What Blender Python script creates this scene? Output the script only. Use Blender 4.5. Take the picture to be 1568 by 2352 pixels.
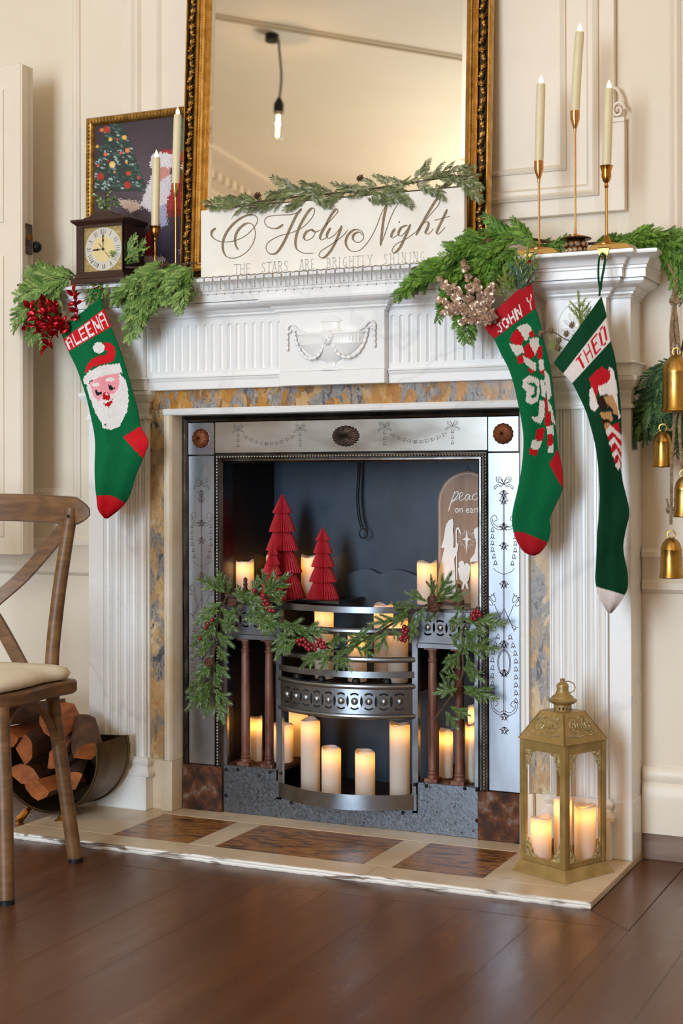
import bpy, bmesh, math, random
from mathutils import Vector, Matrix
S = bpy.context.scene
for o in list(bpy.data.objects): bpy.data.objects.remove(o, do_unlink=True)
COL = S.collection
PI = math.pi
V = Vector
# ------------------------------------------------------------------ camera
FPX, YAW, PIT, ROL, CYO = 3384.73, 0.434435, 0.0042907, -0.0023842, -90.594
_F = V((-math.sin(YAW)*math.cos(PIT), math.cos(YAW)*math.cos(PIT), math.sin(PIT)))
_R0 = V((math.cos(YAW), math.sin(YAW), 0)); _U0 = _R0.cross(_F)
_R = _R0*math.cos(ROL) + _U0*math.sin(ROL); _U = _U0*math.cos(ROL) - _R0*math.sin(ROL)
CAM = V((1.518, -3.295, .85))
cd = bpy.data.cameras.new('camera'); cam = bpy.data.objects.new('camera', cd); COL.objects.link(cam)
cd.sensor_fit = 'VERTICAL'; cd.sensor_height = 36; cd.sensor_width = 24
cd.lens = FPX/2352*36; cd.shift_y = CYO/2352
cd.clip_start = .05
cam.matrix_world = Matrix(((_R.x, _U.x, -_F.x, CAM.x), (_R.y, _U.y, -_F.y, CAM.y), (_R.z, _U.z, -_F.z, CAM.z), (0, 0, 0, 1)))
cd.dof.use_dof = True; cd.dof.focus_distance = 3.55; cd.dof.aperture_fstop = 3.2
S.camera = cam
# ------------------------------------------------------------------ world, windows' daylight, exposure
S.view_settings.view_transform = 'Standard'; S.view_settings.look = 'None'
S.view_settings.gamma = 1; S.view_settings.use_curve_mapping = False
S.view_settings.exposure = -0.22
W_ = bpy.data.worlds.new('sky'); S.world = W_; W_.use_nodes = True
_bg = W_.node_tree.nodes['Background']; _bg.inputs[0].default_value = (.75, .86, 1, 1); _bg.inputs[1].default_value = 1.0
ROOM = dict(x0=-2.68, x1=3.3, y0=-5.2, y1=.045, z0=-.014, z1=3.05)
WINDOWS = [(-1.0, .45, .06, 2.65)]
for i, (a, b, c, d) in enumerate(WINDOWS):
    L = bpy.data.lights.new('window_daylight', 'AREA'); L.shape = 'RECTANGLE'; L.size = b-a-.1; L.size_y = d-c-.1
    L.energy = 80; L.color = (.70, .85, 1.0); L.spread = math.radians(112)
    lo = bpy.data.objects.new('window_daylight', L); COL.objects.link(lo)
    lo.location = ((a+b)/2, ROOM['y0']+.03, (c+d)/2); lo.rotation_euler = (PI/2-.20, 0, 0)
    G = bpy.data.lights.new('ground_bounce', 'AREA'); G.shape = 'RECTANGLE'; G.size = b-a-.1; G.size_y = .9; G.energy = 85; G.color = (1, .93, .80); G.spread = math.radians(150)   # added fill lamp inside the window, aimed up to brighten the ceiling
    go = bpy.data.objects.new('ground_bounce', G); COL.objects.link(go); go.location = ((a+b)/2, ROOM['y0']+.12, 1.6); go.rotation_euler = (PI/2+1.2, 0, 0)
# ------------------------------------------------------------------ pixel -> place
def ray(px, py): return _F*FPX + _R*(px-784) - _U*(py-1176-CYO)
def at(px, py, y):
    d = ray(px, py); return CAM + d*((y-CAM.y)/d.y)
def atz(px, py, z):
    d = ray(px, py); return CAM + d*((z-CAM.z)/d.z)
# ------------------------------------------------------------------ mesh helpers
WO = {}          # world origin of every object
class MB:
    def __init__(s): s.v = []; s.f = []; s.c = []
    def add(s, vs, fs, col=None):
        n = len(s.v); s.v += [tuple(p) for p in vs]; s.f += [tuple(i+n for i in q) for q in fs]
        s.c += [col]*len(fs); return s
    def join(s, o, M=None):
        return s.add2([M @ V(p) for p in o.v] if M else o.v, o.f, o.c)
    def add2(s, vs, fs, cs):
        n = len(s.v); s.v += [tuple(p) for p in vs]; s.f += [tuple(i+n for i in q) for q in fs]; s.c += cs; return s
    def box(s, x0, x1, y0, y1, z0, z1, col=None):
        return s.add([(x0,y0,z0),(x1,y0,z0),(x1,y1,z0),(x0,y1,z0),(x0,y0,z1),(x1,y0,z1),(x1,y1,z1),(x0,y1,z1)],
                     [(0,3,2,1),(4,5,6,7),(0,1,5,4),(1,2,6,5),(2,3,7,6),(3,0,4,7)], col)
    def obox(s, c, ax, ay, az, col=None):        # oriented box: centre and three half-axis vectors
        P = [V(c)+V(ax)*i+V(ay)*j+V(az)*k for k in (-1,1) for (i,j) in ((-1,-1),(1,-1),(1,1),(-1,1))]
        return s.add(P, [(0,3,2,1),(4,5,6,7),(0,1,5,4),(1,2,6,5),(2,3,7,6),(3,0,4,7)], col)
    def tube(s, pts, r, n=8, closed=False, cap=True, col=None, flat=None):
        pts = [V(p) for p in pts]; m = len(pts)
        rs = r if isinstance(r, (list, tuple)) else [r]*m
        vs = []; up = None
        for i, p in enumerate(pts):
            if closed: t = pts[(i+1) % m]-pts[i-1]
            else: t = pts[min(i+1, m-1)]-pts[max(i-1, 0)]
            t = t.normalized() if t.length > 1e-9 else V((0,0,1))
            if up is None: up = t.orthogonal().normalized() if flat is None else V(flat)
            a = (up - t*up.dot(t)); a = a.normalized() if a.length > 1e-6 else t.orthogonal().normalized()
            b = t.cross(a); up = a
            for k in range(n):
                w = 2*PI*k/n; vs.append(p + (a*math.cos(w)+b*math.sin(w))*rs[i])
        fs = []
        for i in range(m if closed else m-1):
            j = (i+1) % m
            for k in range(n): fs.append((i*n+k, i*n+(k+1) % n, j*n+(k+1) % n, j*n+k))
        if cap and not closed: fs += [tuple(reversed(range(n))), tuple(range((m-1)*n, m*n))]
        return s.add(vs, fs, col)
    def lathe(s, prof, n=24, M=None, cap=True, col=None, a0=0):    # prof: (r, z)
        vs = []; fs = []; m = len(prof)
        for (r, z) in prof:
            for k in range(n):
                w = a0+2*PI*k/n; vs.append(V((r*math.cos(w), r*math.sin(w), z)))
        for i in range(m-1):
            for k in range(n): fs.append((i*n+k, i*n+(k+1) % n, (i+1)*n+(k+1) % n, (i+1)*n+k))
        if cap:
            if prof[0][0] > 1e-6: fs.append(tuple(reversed(range(n))))
            if prof[-1][0] > 1e-6: fs.append(tuple(range((m-1)*n, m*n)))
        if M: vs = [M @ p for p in vs]
        return s.add(vs, fs, col)
    def psweep(s, path, prof, closed=False, col=None):   # mouldings along a plan path; right-hand side is outward; prof (d, z)
        m = len(path); P = [V((p[0], p[1])) for p in path]; vs = []
        for i in range(m):
            ns = []
            if closed or i > 0: e = (P[i]-P[i-1]).normalized(); ns.append(V((e.y, -e.x)))
            if closed or i < m-1: e = (P[(i+1) % m]-P[i]).normalized(); ns.append(V((e.y, -e.x)))
            if len(ns) == 2:
                b = ns[0]+ns[1]; mt = b/(1+ns[0].dot(ns[1]))
            else: mt = ns[0]
            for (d, z) in prof: q = P[i]+mt*d; vs.append((q.x, q.y, z))
        k = len(prof); fs = []
        for i in range(m if closed else m-1):
            j = (i+1) % m
            for t in range(k-1): fs.append((i*k+t, i*k+t+1, j*k+t+1, j*k+t))
        if not closed: fs += [tuple(range(k)), tuple(reversed(range((m-1)*k, m*k)))]
        return s.add(vs, fs, col)
    def frame(s, x0, x1, z0, z1, prof, y, col=None):     # rectangular frame in XZ; prof (inset, height toward the room)
        vs = []; k = len(prof)
        for (d, h) in prof: vs += [(x0+d, y-h, z0+d), (x1-d, y-h, z0+d), (x1-d, y-h, z1-d), (x0+d, y-h, z1-d)]
        fs = [(i*4+c, i*4+(c+1) % 4, (i+1)*4+(c+1) % 4, (i+1)*4+c) for i in range(k-1) for c in range(4)]
        return s.add(vs, fs, col)
    def extr(s, poly, z0, z1, col=None):                 # xy polygon extruded along z
        n = len(poly); vs = [(x, y, z0) for x, y in poly]+[(x, y, z1) for x, y in poly]
        return s.add(vs, [(i, (i+1) % n, n+(i+1) % n, n+i) for i in range(n)]+[tuple(reversed(range(n))), tuple(range(n, 2*n))], col)
    def prism(s, poly, fn, d0, d1, col=None):            # (u,v) polygon, thickness d0..d1 through fn(u,v,d)
        return s.plate(poly, [], fn, d0, d1, col)
    def plate(s, outer, holes, fn, d0, d1, col=None):
        bm = bmesh.new(); es = []; loops = []
        for lp in [outer]+list(holes):
            vv = [bm.verts.new((p[0], p[1], 0)) for p in lp]; loops.append(vv)
            for i in range(len(vv)): es.append(bm.edges.new((vv[i-1], vv[i])))
        bmesh.ops.triangle_fill(bm, use_beauty=True, use_dissolve=False, edges=es)
        bm.verts.index_update(); N_ = len(bm.verts)
        vs = [fn(v.co.x, v.co.y, d0) for v in bm.verts]+[fn(v.co.x, v.co.y, d1) for v in bm.verts]
        fs = []
        for f in bm.faces:
            q = [v.index for v in f.verts]; fs.append(tuple(q)); fs.append(tuple(i+N_ for i in reversed(q)))
        for lp in loops:
            q = [v.index for v in lp]
            for i in range(len(q)): fs.append((q[i-1], q[i], q[i]+N_, q[i-1]+N_))
        bm.free(); return s.add(vs, fs, col)
    def sphere(s, c, r, n=10, m=6, sc=(1,1,1), col=None, M=None):
        pr = [(max(math.sin(PI*i/m), 0)*r, -math.cos(PI*i/m)*r) for i in range(m+1)]
        b = MB().lathe(pr, n, cap=False)
        T = Matrix.Translation(V(c)) @ (M or Matrix.Identity(4)) @ Matrix.Diagonal((sc[0], sc[1], sc[2], 1))
        return s.add([T @ V(p) for p in b.v], b.f, col)
    def grid(s, nu, nv, fn, colfn=None):                  # fn(u,v) for u,v in 0..1; colfn gives one colour for each face
        n = len(s.v)
        for j in range(nv+1):
            for i in range(nu+1): s.v.append(tuple(fn(i/nu, j/nv)))
        for j in range(nv):
            for i in range(nu):
                a = n+j*(nu+1)+i; s.f.append((a, a+1, a+nu+2, a+nu+1))
                s.c.append(colfn((i+.5)/nu, (j+.5)/nv) if colfn else None)
        return s
    def mesh(s, name, org=(0,0,0), smooth=35, fix=True, bev=0, seg=1, weld=False):
        me = bpy.data.meshes.new(name); ox, oy, oz = org
        me.from_pydata([(x-ox, y-oy, z-oz) for x, y, z in s.v], [], s.f)
        if any(c is not None for c in s.c):
            at_ = me.color_attributes.new('Col', 'FLOAT_COLOR', 'CORNER'); buf = []
            for q, c in zip(s.f, s.c):
                c = c or (.5,.5,.5); buf += [c[0], c[1], c[2], 1]*len(q)
            at_.data.foreach_set('color', buf)
        if fix or bev or weld:
            bm = bmesh.new(); bm.from_mesh(me)
            if weld: bmesh.ops.remove_doubles(bm, verts=bm.verts, dist=1e-5)
            if fix: bmesh.ops.recalc_face_normals(bm, faces=bm.faces)
            if bev:
                es = [e for e in bm.edges if len(e.link_faces) == 2 and e.calc_face_angle(0) > .5]
                bmesh.ops.bevel(bm, geom=es, offset=bev, segments=seg, profile=.6, affect='EDGES', clamp_overlap=True)
            bm.to_mesh(me); bm.free()
        if smooth:
            me.shade_smooth()
            if smooth < 180: me.set_sharp_from_angle(angle=math.radians(smooth))
        return me
    def build(s, name, mat, parent=None, org=None, local=False, **kw):
        if parent is not None: o_ = (0,0,0) if local else WO[parent.name]
        else: o_ = org if org is not None else s.base()
        me = s.mesh(name, o_, **kw); me.materials.append(mat)
        ob = bpy.data.objects.new(name, me); COL.objects.link(ob)
        if parent is not None: ob.parent = parent; WO[ob.name] = WO[parent.name] if not local else (0,0,0)
        else: ob.location = o_; WO[ob.name] = tuple(o_)
        return ob
    def base(s):
        xs = [p[0] for p in s.v]; ys = [p[1] for p in s.v]; zs = [p[2] for p in s.v]
        return ((min(xs)+max(xs))/2, (min(ys)+max(ys))/2, min(zs))
def thing(name, label, cat, loc=(0,0,0), group=None, rotz=0):
    o = bpy.data.objects.new(name, None); COL.objects.link(o); o.empty_display_size = .05
    o.location = loc; o.rotation_euler = (0, 0, rotz); WO[o.name] = tuple(loc)
    return tag(o, label, cat, group)
def tag(o, label, cat, group=None, kind=None):
    o['label'] = label; o['category'] = cat
    if group: o['group'] = group
    if kind: o['kind'] = kind
    return o
def struct(o, label, cat=None):
    o['kind'] = 'structure'; o['label'] = label; o['category'] = cat or o.name.split('_')[0]; return o
def copyobj(o, parent=None, M=None, name=None):
    c = o.copy(); COL.objects.link(c); c.parent = parent
    if M is not None: c.matrix_local = M
    WO[c.name] = WO.get(parent.name, (0,0,0)) if parent else (0,0,0)
    return c
def cr(pts, n=6, closed=False):                # Catmull-Rom
    P = [V(p) for p in pts]; m = len(P); out = []
    for i in range(m if closed else m-1):
        if closed: a, b, c, d = P[i-1], P[i], P[(i+1) % m], P[(i+2) % m]
        else: a, b, c, d = P[max(i-1,0)], P[i], P[i+1], P[min(i+2,m-1)]
        for k in range(n):
            t = k/n; out.append(.5*((2*b)+(c-a)*t+(2*a-5*b+4*c-d)*t*t+(3*b-a-3*c+d)*t**3))
    if not closed: out.append(P[-1])
    return out
def inpoly(x, y, P):
    r = False; j = len(P)-1
    for i in range(len(P)):
        if (P[i][1] > y) != (P[j][1] > y) and x < (P[j][0]-P[i][0])*(y-P[i][1])/(P[j][1]-P[i][1])+P[i][0]: r = not r
        j = i
    return r
def arc(cx, cy, r, a0, a1, n, ry=None):
    return [(cx+r*math.cos(math.radians(a0+(a1-a0)*i/n)), cy+(ry or r)*math.sin(math.radians(a0+(a1-a0)*i/n))) for i in range(n+1)]
def frameM(base, tip, nrm=(0,-1,0), roll=0):   # unit sprig (along +X, flat in XY, facing +Z) onto base->tip
    base, tip = V(base), V(tip); x = tip-base; L = x.length; x = x/L
    z = V(nrm)-x*V(nrm).dot(x); z = z.normalized() if z.length > 1e-5 else x.orthogonal().normalized()
    if roll: z = Matrix.Rotation(roll, 3, x) @ z
    y = z.cross(x)
    return Matrix(((x.x*L, y.x*L, z.x*L, base.x), (x.y*L, y.y*L, z.y*L, base.y), (x.z*L, y.z*L, z.z*L, base.z), (0,0,0,1)))
def hexc(h):
    h = h.lstrip('#'); c = [int(h[i:i+2], 16)/255 for i in (0, 2, 4)]
    return tuple(x/12.92 if x <= .04045 else ((x+.055)/1.055)**2.4 for x in c)
# ------------------------------------------------------------------ materials
def mat(name, col, rough=.5, metal=0, col2=None, nscale=8, nlo=.35, nhi=.65, detail=4, bump=0, bscale=40, stretch=(1,1,1),
        rvar=0, attr=False, spec=.5, emis=None, estr=0, ramp=None, warp=0, coat=0, sss=0, kind='noise', knit=None):
    m = bpy.data.materials.new(name); m.use_nodes = True; nt = m.node_tree; nd = nt.nodes; lk = nt.links
    b = nd['Principled BSDF']
    C = lambda c: (hexc(c) if isinstance(c, str) else tuple(c))+(1,)
    b.inputs['Base Color'].default_value = C(col); b.inputs['Roughness'].default_value = rough; b.inputs['Metallic'].default_value = metal
    b.inputs['Specular IOR Level'].default_value = spec; b.inputs['Coat Weight'].default_value = coat; b.inputs['Coat Roughness'].default_value = .12
    if sss: b.inputs['Subsurface Weight'].default_value = sss; b.inputs['Subsurface Radius'].default_value = (.02,.012,.006)
    if emis: b.inputs['Emission Color'].default_value = C(emis); b.inputs['Emission Strength'].default_value = estr
    tc = nd.new('ShaderNodeTexCoord'); mp = nd.new('ShaderNodeMapping'); lk.new(tc.outputs['Object'], mp.inputs[0]); mp.inputs['Scale'].default_value = stretch
    vec = mp.outputs[0]
    def noise(sc, dt, v=vec, dist=0):
        n = nd.new('ShaderNodeTexNoise'); n.inputs['Scale'].default_value = sc; n.inputs['Detail'].default_value = dt; n.inputs['Distortion'].default_value = dist
        lk.new(v, n.inputs['Vector']); return n
    src = None
    if attr:
        a = nd.new('ShaderNodeAttribute'); a.attribute_name = 'Col'; src = a.outputs['Color']
    if ramp or col2 is not None:
        n = noise(nscale, detail, dist=warp)
        if kind == 'wave':
            n = nd.new('ShaderNodeTexWave'); n.inputs['Scale'].default_value = nscale; n.inputs['Distortion'].default_value = warp; n.inputs['Detail'].default_value = detail
            n.inputs['Detail Scale'].default_value = 1.6; lk.new(vec, n.inputs['Vector'])
        rp = nd.new('ShaderNodeValToRGB'); lk.new(n.outputs['Fac'], rp.inputs[0]); E = rp.color_ramp.elements
        st = ramp or [(nlo, col), (nhi, col2)]
        E[0].position, E[0].color = st[0][0], C(st[0][1]); E[1].position, E[1].color = st[-1][0], C(st[-1][1])
        for p, c in st[1:-1]: e = E.new(p); e.color = C(c)
        if src is None: src = rp.outputs[0]
        else:
            mx = nd.new('ShaderNodeMix'); mx.data_type = 'RGBA'; mx.blend_type = 'MULTIPLY'; mx.inputs['Factor'].default_value = 1
            lk.new(src, mx.inputs[6]); lk.new(rp.outputs[0], mx.inputs[7]); src = mx.outputs[2]
    if src is not None: lk.new(src, b.inputs['Base Color'])
    if rvar:
        n = noise(nscale*1.7, 5); mr = nd.new('ShaderNodeMapRange'); mr.inputs['From Min'].default_value = .3; mr.inputs['From Max'].default_value = .7
        mr.inputs['To Min'].default_value = max(rough-rvar, .02); mr.inputs['To Max'].default_value = min(rough+rvar, 1); lk.new(n.outputs['Fac'], mr.inputs['Value']); lk.new(mr.outputs[0], b.inputs['Roughness'])
    if bump:
        n = noise(bscale, 4); bp = nd.new('ShaderNodeBump'); bp.inputs['Strength'].default_value = bump; bp.inputs['Distance'].default_value = .002
        lk.new(n.outputs['Fac'], bp.inputs['Height']); lk.new(bp.outputs[0], b.inputs['Normal'])
    return m
def glassmat(name, tint=(1,1,1), rough=0, mix=.9):
    m = bpy.data.materials.new(name); m.use_nodes = True; nt = m.node_tree; nd = nt.nodes; lk = nt.links
    nd.remove(nd['Principled BSDF']); out = nd['Material Output']
    t = nd.new('ShaderNodeBsdfTransparent'); g = nd.new('ShaderNodeBsdfGlossy'); g.inputs['Roughness'].default_value = rough
    t.inputs[0].default_value = tint+(1,); fr = nd.new('ShaderNodeLayerWeight'); fr.inputs[0].default_value = .5; mr = nd.new('ShaderNodeMapRange'); mr.inputs['From Min'].default_value = .6; mr.inputs['To Min'].default_value = .05; mr.inputs['To Max'].default_value = .5; lk.new(fr.outputs['Facing'], mr.inputs['Value'])
    mx = nd.new('ShaderNodeMixShader'); lk.new(mr.outputs[0], mx.inputs[0]); lk.new(t.outputs[0], mx.inputs[1]); lk.new(g.outputs[0], mx.inputs[2]); lk.new(mx.outputs[0], out.inputs[0])
    return m
def waxmat(name, col, tr=.75):
    m = bpy.data.materials.new(name); m.use_nodes = True; nt = m.node_tree; nd = nt.nodes; lk = nt.links
    b = nd['Principled BSDF']; b.inputs['Base Color'].default_value = hexc(col)+(1,); b.inputs['Roughness'].default_value = .38
    t = nd.new('ShaderNodeBsdfTranslucent'); t.inputs[0].default_value = (1, .74, .40, 1); n = nd.new('ShaderNodeTexNoise'); n.inputs['Scale'].default_value = 30
    bp = nd.new('ShaderNodeBump'); bp.inputs['Strength'].default_value = .15; bp.inputs['Distance'].default_value = .002; lk.new(n.outputs[0], bp.inputs['Height']); lk.new(bp.outputs[0], b.inputs['Normal'])
    mx = nd.new('ShaderNodeMixShader'); mx.inputs[0].default_value = tr; lk.new(b.outputs[0], mx.inputs[1]); lk.new(t.outputs[0], mx.inputs[2]); lk.new(mx.outputs[0], nd['Material Output'].inputs[0])
    ge = nd.new('ShaderNodeNewGeometry'); mr = nd.new('ShaderNodeMapRange'); mr.inputs['To Min'].default_value = tr; mr.inputs['To Max'].default_value = 1; lk.new(ge.outputs['Backfacing'], mr.inputs['Value']); lk.new(mr.outputs[0], mx.inputs[0])   # the hollow's inner wall only lets light out
    return m
M = {}
M['wall'] = mat('cream_wall_paint', '#f0e4d1', .55, col2='#ebdec9', nscale=3, bump=.04, bscale=60)
M['trim'] = mat('cream_trim_paint', '#f0e4d3', .4, col2='#ecdfcc', nscale=5)
M['ceil'] = mat('ceiling_paint', '#f3ead9', .7, col2='#efe5d2', nscale=2)
M['wood_strip'] = mat('bare_wood_strip', '#7a6152', .6, col2='#9a8476', nscale=14, stretch=(.3,1,2), bump=.2, bscale=50)
M['floor'] = mat('stained_floor_boards', '#532e18', .30, col2='#664025', nscale=4, nlo=.3, nhi=.75, stretch=(3,.5,1), rvar=.05, attr=True, spec=.6)
M['marble'] = mat('white_statuary_marble', '#f2f1ef', .26, ramp=[(.0,'#f3f2f0'),(.485,'#f2f1ef'),(.5,'#e6e5e5'),(.515,'#f2f1ef'),(1,'#efeeec')], nscale=1.3, detail=6, warp=1.0, rvar=.06)
M['marble_warm'] = mat('aged_cream_marble', '#d9c3a0', .32, ramp=[(.25,'#c9a878'),(.5,'#e3d3b8'),(.75,'#e9dfcc')], nscale=6, detail=5, warp=.6)
M['hearth'] = mat('worn_cream_hearth_marble', '#dccbb2', .34, col2='#cdb593', nscale=7, rvar=.1, bump=.05)
M['hearth_edge'] = mat('chipped_hearth_edge', '#e9e4dc', .5, ramp=[(.3,'#3a2a22'),(.40,'#8a7a6c'),(.47,'#eae5dd'),(1,'#f1eee8')], nscale=16, stretch=(.5,1,2.5), detail=8, warp=1, bump=.5, bscale=60)
M['tile'] = mat('brown_hearth_tile_marble', '#8a5a2c', .3, ramp=[(.30,'#2c2522'),(.40,'#5f4026'),(.5,'#96632e'),(.58,'#a8763c'),(.66,'#6b4a2c'),(.74,'#352c28')], nscale=9, stretch=(1.1,4.2,1), detail=8, warp=1.5)
M['steel'] = mat('polished_steel', '#9da2a8', .30, 1, col2='#7f848b', nscale=4, rvar=.09, bump=.03, bscale=80)
M['steel_panel'] = mat('burnished_steel_panel', '#b3b9c1', .31, 1, col2='#9ba1aa', nscale=3, rvar=.08, bump=.02, bscale=60, stretch=(3,1,.7))
M['steel_lintel'] = mat('burnished_steel_lintel', '#a8a59f', .30, 1, col2='#94918b', nscale=3, rvar=.08, stretch=(1,1,3))
M['steel_dark'] = mat('dark_polished_iron', '#6b6967', .30, 1, col2='#4d4a48', nscale=12, rvar=.1, bump=.1, bscale=90)
M['steel_pitted'] = mat('pitted_steel', '#6f757d', .34, .95, ramp=[(.25,'#2e2926'),(.29,'#4b4743'),(.32,'#6f757d'),(1,'#858c95')], nscale=110, detail=3, rvar=.1, bump=.2, bscale=160)
M['rust'] = mat('rusted_iron', '#5c3520', .75, .25, ramp=[(.30,'#2b1c16'),(.45,'#4a2c1f'),(.58,'#6b3d22'),(.72,'#85766c')], nscale=38, detail=8, bump=.5, bscale=110)
M['rustcol'] = mat('rusted_column_iron', '#6b4230', .55, .45, ramp=[(.3,'#3f2a22'),(.5,'#74483a'),(.7,'#8d6a5a')], nscale=30, stretch=(1,1,.25), detail=6, bump=.3, bscale=120)
M['bronze'] = mat('rusted_rosette_iron', '#6a3a20', .5, .6, col2='#8a4f2c', nscale=40)
M['soot'] = mat('blue_black_stove_paint', '#1c2836', .40, .0, col2='#314558', nscale=5, nlo=.3, nhi=.8, rvar=.12, bump=.25, bscale=25)
M['sootdark'] = mat('sooty_side_plate', '#14110f', .6, 0, col2='#1f1814', nscale=8, bump=.3, bscale=40)
M['etch'] = mat('etched_rusty_line', '#5b4038', .7, .1, col2='#4a332b', nscale=60)
M['etch_dark'] = mat('etched_dark_line', '#55524e', .6, .3)
M['gold'] = mat('antique_gold_gilding', '#d0a052', .30, .75, col2='#a8772c', nscale=40, nlo=.3, nhi=.7, rvar=.1)
M['gold_dark'] = mat('dark_bronze_gilding', '#4a3418', .5, .7, col2='#2c1d0c', nscale=30)  # dark ground colour of the mirror frame hollow and the bowl body
M['brass'] = mat('polished_brass', '#c98f45', .2, 1, col2='#b87d36', nscale=6)
M['rose'] = mat('rose_gold_metal', '#d8a067', .2, 1, col2='#c98e56', nscale=6)
M['mirror'] = mat('mirror_glass', '#e9e6df', .0, 1)
M['glass'] = glassmat('clear_glass')
M['glow'] = mat('flame_bulb', '#fff2d8', .4, emis='#ffdca0', estr=5)
M['wax'] = waxmat('ivory_wax', '#f4f0e8', .42)
M['taper'] = mat('ivory_taper_wax', '#e8dcb8', .4, col2='#e2d4aa', nscale=12, sss=.15)
M['black'] = mat('black_iron', '#121214', .5, .3, col2='#1c1c1e', nscale=20)

def siena(name, tone, greyamt, sc=1.0):
    m = bpy.data.materials.new(name); m.use_nodes = True; nt = m.node_tree; nd = nt.nodes; lk = nt.links; b = nd['Principled BSDF']; b.inputs['Roughness'].default_value = .25
    tc = nd.new('ShaderNodeTexCoord'); mp = nd.new('ShaderNodeMapping'); mp.inputs['Rotation'].default_value = (0, .7, 0); mp.inputs['Scale'].default_value = (1.7, 1, .8); lk.new(tc.outputs['Object'], mp.inputs[0])
    def nz(s, d, w): n = nd.new('ShaderNodeTexNoise'); n.inputs['Scale'].default_value = s*sc; n.inputs['Detail'].default_value = d; n.inputs['Distortion'].default_value = w; n.inputs['Roughness'].default_value = .62; lk.new(mp.outputs[0], n.inputs[0]); return n.outputs['Fac']
    def rp(src, st):
        r = nd.new('ShaderNodeValToRGB'); lk.new(src, r.inputs[0]); E = r.color_ramp.elements; E[0].position, E[0].color = st[0][0], hexc(st[0][1])+(1,); E[1].position, E[1].color = st[-1][0], hexc(st[-1][1])+(1,)
        for p, c in st[1:-1]: e = E.new(p); e.color = hexc(c)+(1,)
        return r.outputs[0]
    def mix(f, a_, b_): x = nd.new('ShaderNodeMix'); x.data_type = 'RGBA'; lk.new(f, x.inputs[0]); lk.new(a_, x.inputs[6]); lk.new(b_, x.inputs[7]); return x.outputs[2]
    nw = nd.new('ShaderNodeTexNoise'); nw.inputs['Scale'].default_value = 22*sc; nw.inputs['Detail'].default_value = 6; lk.new(mp.outputs[0], nw.inputs[0])
    va = nd.new('ShaderNodeVectorMath'); va.operation = 'SCALE'; va.inputs['Scale'].default_value = .09/sc; lk.new(nw.outputs['Color'], va.inputs[0]); vb = nd.new('ShaderNodeVectorMath'); lk.new(mp.outputs[0], vb.inputs[0]); lk.new(va.outputs[0], vb.inputs[1])
    vo = nd.new('ShaderNodeTexVoronoi'); vo.inputs['Scale'].default_value = 30*sc; lk.new(vb.outputs[0], vo.inputs['Vector']); sx_ = nd.new('ShaderNodeSeparateColor'); lk.new(vo.outputs['Color'], sx_.inputs[0])
    cells = rp(sx_.outputs[0], [(.0,'#d8c4a0'),(.2,'#c08a3c'),(.42,'#9a6420'),(.56,'#cda869'),(.70,'#a56c28'),(.80,'#5d5a5e'),(1,'#33343c')]); half_ = nd.new('ShaderNodeValue'); half_.outputs[0].default_value = .5
    warm = mix(half_.outputs[0], rp(nz(26, 12, .9), tone), cells); grey = rp(nz(34, 12, 1.2), [(.30,'#34363e'),(.42,'#62646c'),(.50,'#a39c94'),(.58,'#74757a'),(.72,'#d6cec2')])
    mask = rp(nz(9, 8, 1.4), [(greyamt, '#000000'), (greyamt+.06, '#ffffff')])
    veins = rp(nz(16, 10, 2.2), [(.487,'#000000'), (.496,'#b0b0b0'), (.505,'#000000')]); dk = rp(nz(60, 2, 0), [(0,'#8c8478'), (1,'#6d6a6a')])
    lk.new(mix(veins, mix(mask, warm, grey), dk), b.inputs['Base Color']); return m
M['siena'] = siena('ochre_brocatelle_marble', [(.30,'#7d5a2c'),(.42,'#b5782c'),(.50,'#c8923f'),(.57,'#a96a24'),(.70,'#d6b988')], .505, .95)
M['siena_grey'] = siena('grey_veined_brocatelle', [(.30,'#b09668'),(.42,'#d2b98c'),(.50,'#ddceb0'),(.58,'#c9a56c'),(.70,'#e4dccd')], .50, .8)
# ================================================================== the setting
X0, X1, Y0, Y1, Z0, Z1 = (ROOM[k] for k in ('x0','x1','y0','y1','z0','z1'))
fl = MB().box(X0-.1, X1+.1, Y0-.1, Y1+.1, Z0-.08, Z0-.012).build('floor', M['floor'], smooth=0)
struct(fl, 'dark brown stained wooden floor with a satin sheen')
rnd = random.Random(5)
def plank(x0, x1, y0, y1, poly=None):
    g = .0003; c = rnd.uniform(.92, 1.06); c = (c, c*rnd.uniform(.985, 1.01), c*rnd.uniform(.97, 1.02))
    if poly: MB().extr(poly, Z0-.012, Z0, col=c).build('floor_board', M['floor'], fl, bev=.0008)
    else: MB().box(x0+g, x1-g, y0+g, y1-g, Z0-.012, Z0-rnd.uniform(0, .0001), col=c).build('floor_board', M['floor'], fl, bev=.0004)
HX, HY, FB = .725, -.405, .103      # hearth half width, front, floor border width
plank(0, 0, 0, 0, [(HX+.001, HY), (HX+FB-.002, HY-FB+.001), (HX+FB-.002, Y1), (HX+.001, Y1)])
plank(0, 0, 0, 0, [(-HX-.001, HY), (-HX-.001, Y1), (-HX-FB+.002, Y1), (-HX-FB+.002, HY-FB+.001)])
plank(0, 0, 0, 0, [(HX-.001, HY-.001), (-HX+.001, HY-.001), (-HX-FB+.004, HY-FB+.002), (HX+FB-.004, HY-FB+.002)])
bx = -2.7; bw = .152
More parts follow.
